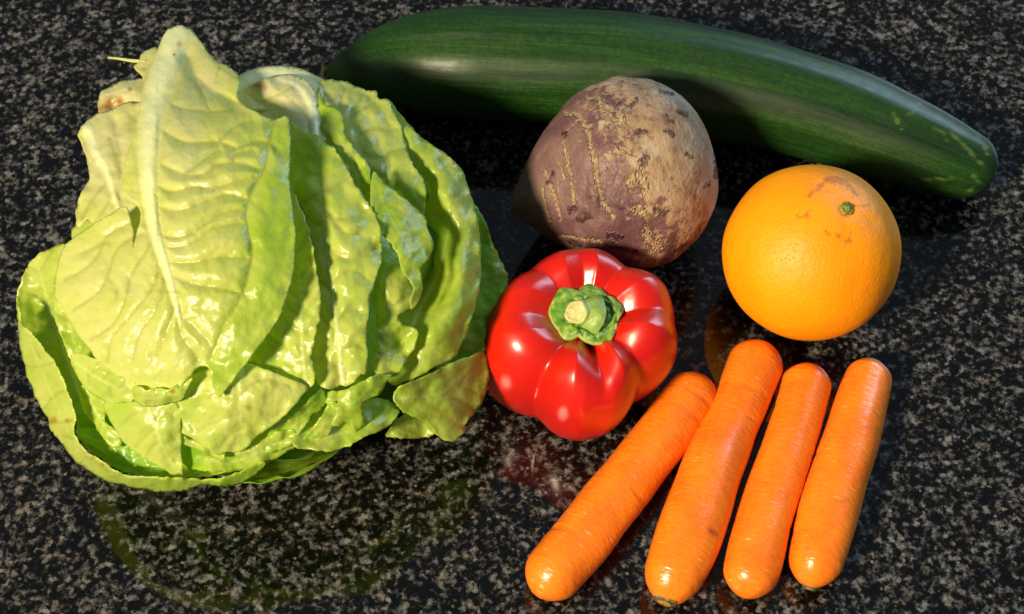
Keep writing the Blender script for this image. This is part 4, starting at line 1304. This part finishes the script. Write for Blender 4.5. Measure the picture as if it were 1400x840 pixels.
# left inner leaves
leaf(patch([(108, 540, -1.2), (112, 525, -1.1), (124, 532, -0.95), (140, 545, -0.9), (146, 560, -0.95), (142, 575, -1.0), (160, 590, -0.95), (166, 606, -0.9), (155, 612, -0.95), (142, 600, -1.05), (128, 580, -1.1), (118, 568, -1.15)], rib=[(118, 535, 2), (132, 565, 1.8), (158, 605, 1)], tones=[(125, 545, 0.40), (150, 595, 0.5)], quilt=0.10, gap=18, wave=0.12))
leaf(patch([(78, 400, -1.4), (72, 424, -1.15), (78, 445, -1.1), (86, 468, -1.0), (92, 485, -0.95), (99, 503, -0.95), (106, 522, -1.0), (116, 545, -1.2), (150, 540, -1.9), (140, 480, -2.0), (110, 430, -1.8)],
           i=[(105, 460, -1.55), (95, 440, -1.4)], rib=[(120, 530, 2.5), (105, 480, 2), (90, 430, 1)], tones=[(80, 440, 0.38), (95, 490, 0.40), (110, 460, 0.6), (120, 500, 0.6)], quilt=0.09, gap=26))
# curled lip under the big leaf
leaf(patch([(97, 486, -0.30), (112, 484, -0.20), (128, 491, -0.05), (143, 493, 0.00), (152, 504, 0.05), (163, 503, 0.10), (176, 509, 0.10), (184, 520, 0.10), (184, 536, 0.05), (180, 549, -0.05), (160, 552, -0.15), (148, 551, -0.20), (132, 543, -0.30), (118, 532, -0.40), (106, 516, -0.45), (99, 502, -0.40)],
           i=[(165, 522, 0.30), (125, 510, -0.05), (145, 525, 0.00)], rib=[(104, 496, 2), (135, 518, 2), (178, 540, 1.2)], veins=[[(125, 512), (135, 500)], [(140, 520), (150, 508)], [(120, 508), (122, 525)], [(150, 528), (152, 545)], [(160, 532), (178, 520)]], tones=[(110, 495, 0.36), (150, 530, 0.40), (170, 515, 0.36)], quilt=0.12, serr=0.7))
leaf(patch([(182, 546, -0.02), (182, 530, 0.23), (190, 528, 0.33), (200, 534, 0.38), (215, 530, 0.40), (230, 533, 0.38), (242, 525, 0.38), (248, 518, 0.38), (262, 516, 0.33), (260, 524, 0.33), (255, 536, 0.33), (250, 546, 0.23), (235, 552, 0.08), (215, 556, -0.02), (196, 556, -0.07)],
           i=[(200, 542, 0.50), (225, 542, 0.50), (245, 535, 0.48)], rib=[(190, 545, 1.5), (220, 544, 1.5), (250, 530, 1)], veins=[[(200, 540), (200, 553)], [(215, 540), (216, 555)], [(230, 540), (235, 550)]], tone=0.42, quilt=0.10, serr=0.9, wave=0.08, stain=[(236, 535, 3)], step=2.2))
# left upper leaves behind the big one
leaf(patch([(120, 300, -1.3), (106, 312, -1.5), (104, 292, -1.5), (109, 267, -1.4), (121, 247, -1.2), (120, 226, -1.2), (111, 197, -1.35), (107, 180, -1.5), (118, 166, -1.5), (135, 155, -1.45), (152, 150, -1.4), (175, 140, -1.3), (205, 150, -1.0), (215, 220, -0.8), (210, 300, -0.8), (180, 330, -0.9), (140, 325, -1.1)],
           i=[(140, 200, -0.95), (160, 240, -0.75), (135, 280, -1.0)], rib=[(118, 172, 9), (130, 205, 8), (148, 240, 6), (165, 290, 4), (185, 320, 2)],
           veins=[[(132, 215), (124, 225)], [(150, 190), (158, 215), (165, 235)], [(145, 250), (125, 275), (112, 300)], [(155, 265), (140, 290), (125, 310)]], tones=[(115, 185, 0.22), (140, 200, 0.02), (150, 260, 0.06), (120, 290, 0.25), (180, 200, 0.04)], quilt=0.12, serr=1.2, ribh=0.10, ruffle=0.18, wave=0.18, crease=[([(158, 165), (167, 215), (168, 272)], 0.30, 8), ([(130, 240), (118, 252), (100, 256)], 0.25, 9)]))
leaf(patch([(100, 330, -1.45), (98, 318, -1.5), (106, 305, -1.45), (120, 300, -1.3), (140, 310, -1.2), (130, 330, -1.2), (110, 345, -1.3)], tone=0.38, quilt=0.0, rib=[(105, 335, 1), (130, 310, 1)], veins=[[(110, 330), (120, 325)]], serr=1.8))
leaf(patch([(136, 160, -1.7), (134, 140, -1.75), (138, 126, -1.75), (150, 119, -1.75), (165, 111, -1.7), (182, 109, -1.6), (198, 108, -1.5), (204, 125, -1.25), (206, 150, -1.3), (196, 170, -1.4), (170, 176, -1.5), (150, 174, -1.6)],
           i=[(154, 148, -2.05), (164, 142, -1.95), (160, 128, -1.45), (182, 122, -1.2), (150, 132, -1.6), (142, 145, -1.65)], tone=0.06, quilt=0.04, rib=[(145, 130, 2), (190, 115, 2)], veins=[[(150, 150), (160, 165)]], stain=[(150, 147, 13), (156, 158, 11), (164, 140, 7), (178, 122, 3)], serr=0.7, wave=0.10, step=2.4))
leaf(patch([(183, 92, -1.7), (190, 84, -1.7), (193, 74, -1.75), (203, 68, -1.7), (214, 66, -1.5), (214, 90, -1.4), (200, 115, -1.4), (194, 104, -1.55)], tone=0.12, quilt=0.0, rib=[(190, 88, 1), (208, 84, 1)], veins=[[(195, 95), (205, 95)]], serr=0.6, wave=0.05, step=2.2))


def build_twig():
    pts = [(147.5, 79, -1.75), (162, 80.5, -1.72), (178, 83, -1.70), (200, 85, -1.65)]
    C = on_head(np.array(pts)[:, :2], np.array([p[2] for p in pts]))
    Cs = catmull(C, 8)
    T = np.gradient(Cs, axis=0); T /= np.linalg.norm(T, axis=1, keepdims=True)
    V, F = [], []
    n = 10
    for i in range(len(Cs)):
        S = np.cross(T[i], (0, 0, 1.0)); S /= np.linalg.norm(S); N = np.cross(S, T[i])
        r = 0.0004 + 0.0006 * i / len(Cs)
        for j in range(n):
            a = 2 * math.pi * j / n
            V.append(Cs[i] + r * (math.cos(a) * S + math.sin(a) * N))
    for i in range(len(Cs) - 1):
        for j in range(n):
            F.append((i * n + j, i * n + (j + 1) % n, i * n + n + (j + 1) % n, i * n + n + j))
    F.append(tuple(range(n - 1, -1, -1)))
    z = np.zeros(len(V))
    mesh_obj('torn_vein', V, F, LEAFMAT, lettuce, dict(tone=z + 0.2, vein=z, rib=z, stain=z), np.array(V) * 100)


build_twig()

# the big leaf lying over everything
B_R = [[(221, 179), (252, 195), (299, 195), (323, 204)], [(323, 204), (347, 195), (368, 196), (377, 204)], [(221, 226), (252, 239), (279, 239), (299, 226), (326, 224), (354, 232)], [(216, 255), (237, 263), (265, 256), (286, 258), (313, 252), (349, 242)],
       [(218, 284), (245, 289), (279, 277), (310, 267), (344, 275)], [(221, 323), (247, 325), (279, 308), (305, 292), (331, 287)], [(222, 336), (242, 339), (273, 328), (292, 313), (331, 305)], [(228, 360), (265, 359), (299, 352), (339, 353)],
       [(235, 379), (271, 390), (308, 395), (335, 404)], [(242, 424), (247, 456), (271, 492)], [(244, 433), (268, 448), (288, 470)], [(263, 108), (278, 130), (285, 149)], [(222, 134), (247, 149), (294, 153), (320, 150)], [(299, 195), (320, 175), (345, 165)], [(318, 222), (322, 212), (345, 205)],
       [(300, 92), (296, 105)], [(252, 239), (300, 205)]]
B_L = [[(190, 300), (148, 322), (136, 346), (117, 368), (89, 382)], [(195, 320), (162, 339), (146, 380), (134, 401), (100, 425)], [(208, 325), (203, 339), (181, 375), (170, 415), (155, 444), (124, 465)], [(224, 362), (205, 399), (177, 434), (153, 463), (147, 496)],
       [(230, 385), (212, 425), (191, 458), (181, 491)], [(240, 425), (234, 439), (222, 468), (215, 487)], [(146, 380), (160, 395), (158, 410)], [(150, 330), (115, 345)]]
CREASE = [(377, 163), (368, 195), (362, 228), (348, 258), (336, 290), (340, 318), (345, 345), (338, 385), (322, 420), (302, 455), (288, 490)]


def q_big(Q):
    a = np.where(Q[:, 0] > 215, 0.30, 0.19)
    a = a * np.clip((Q[:, 1] - 60) / 120, 0.2, 1) * np.where(Q[:, 1] > 400, 0.6, 1.0)
    return a


leaf(patch([(226, 45, -1.35), (236, 37, -1.45), (248, 35, -1.45), (262, 42, -1.35), (274, 56, -1.20), (285, 72, -1.01), (298, 84, -0.82), (312, 91, -0.65), (324, 101, -0.52), (329, 112, -0.38), (324, 124, -0.24), (326, 138, -0.05), (348, 151, 0.19), (362, 159, 0.27), (374, 163, 0.33), (384, 160, 0.32), (393, 159, 0.30), (396, 172, 0.28),
            (397, 217, 0.40), (396, 253, 0.45), (402, 294, 0.47), (404, 330, 0.50), (402, 365, 0.53), (394, 401, 0.53), (377, 442, 0.50), (344, 487, 0.43), (314, 526, 0.22), (300, 543, 0.22), (291, 528, 0.27), (286, 504, 0.39), (270, 503, 0.39),
            (256, 520, 0.27), (238, 534, 0.12), (213, 542, 0.02), (190, 540, 0.02), (168, 526, 0.02), (149, 506, 0.07), (131, 491, 0.15), (120, 474, 0.25), (106, 459, 0.15), (90, 430, 0.05), (76, 409, 0.00), (74, 390, 0.00), (78, 365, 0.03), (88, 337, 0.05), (116, 314, 0.20), (150, 293, 0.40), (171, 283, 0.50),
            (181, 312, 0.5), (182, 338, 0.57), (185, 325, 0.59), (191, 302, 0.61), (189, 284, 0.61), (173, 268, 0.53), (167, 258, 0.47), (172, 217, 0.45), (181, 190, 0.37), (190, 149, -0.06), (199, 109, -0.59), (213, 72, -1.06)],
           i=[(240, 300, 1.00), (300, 230, 0.95), (280, 380, 0.95), (180, 420, 0.70), (240, 200, 0.70), (240, 130, -0.07), (240, 90, -0.65), (290, 130, -0.12), (345, 230, 0.90), (330, 290, 0.93), (340, 350, 0.93), (318, 420, 0.83), (230, 450, 0.80), (372, 300, 0.70), (375, 370, 0.73), (262, 130, -0.23), (278, 105, -0.48), (295, 106, -0.35)],
           rib=[(240, 48, 22), (225, 90, 22), (212, 130, 20), (205, 170, 17), (202, 215, 14), (204, 265, 11), (212, 315, 9), (226, 362, 7), (238, 405, 5), (247, 440, 2.5)],
           veins=B_R + B_L + [CREASE],
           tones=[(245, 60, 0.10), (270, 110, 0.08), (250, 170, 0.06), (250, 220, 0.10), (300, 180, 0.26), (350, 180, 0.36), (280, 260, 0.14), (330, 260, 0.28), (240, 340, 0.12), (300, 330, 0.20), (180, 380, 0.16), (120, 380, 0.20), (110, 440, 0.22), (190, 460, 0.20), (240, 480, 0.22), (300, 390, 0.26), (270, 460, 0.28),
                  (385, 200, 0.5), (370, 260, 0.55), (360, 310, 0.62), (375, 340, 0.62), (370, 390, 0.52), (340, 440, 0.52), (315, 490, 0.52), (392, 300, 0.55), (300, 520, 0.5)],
           quilt=q_big, serr=0.8, ruffle=0.08, wave=0.09, step=2.6, ribh=0.10, reg=2e-3, stain=[(245, 61, 3), (238, 75, 2.5), (276, 503, 4), (258, 518, 3)],
           crease=[([(173, 275), (200, 285)], 0.05, 8), ([(258, 78), (268, 104), (292, 124), (322, 139)], 0.55, 12), ([(285, 78), (300, 96), (326, 112)], -0.25, 9), ([(300, 205), (270, 222), (240, 228)], 0.06, 9)]), label='broad pale leaf with thick white midrib lying over the head', thick=0.0007)
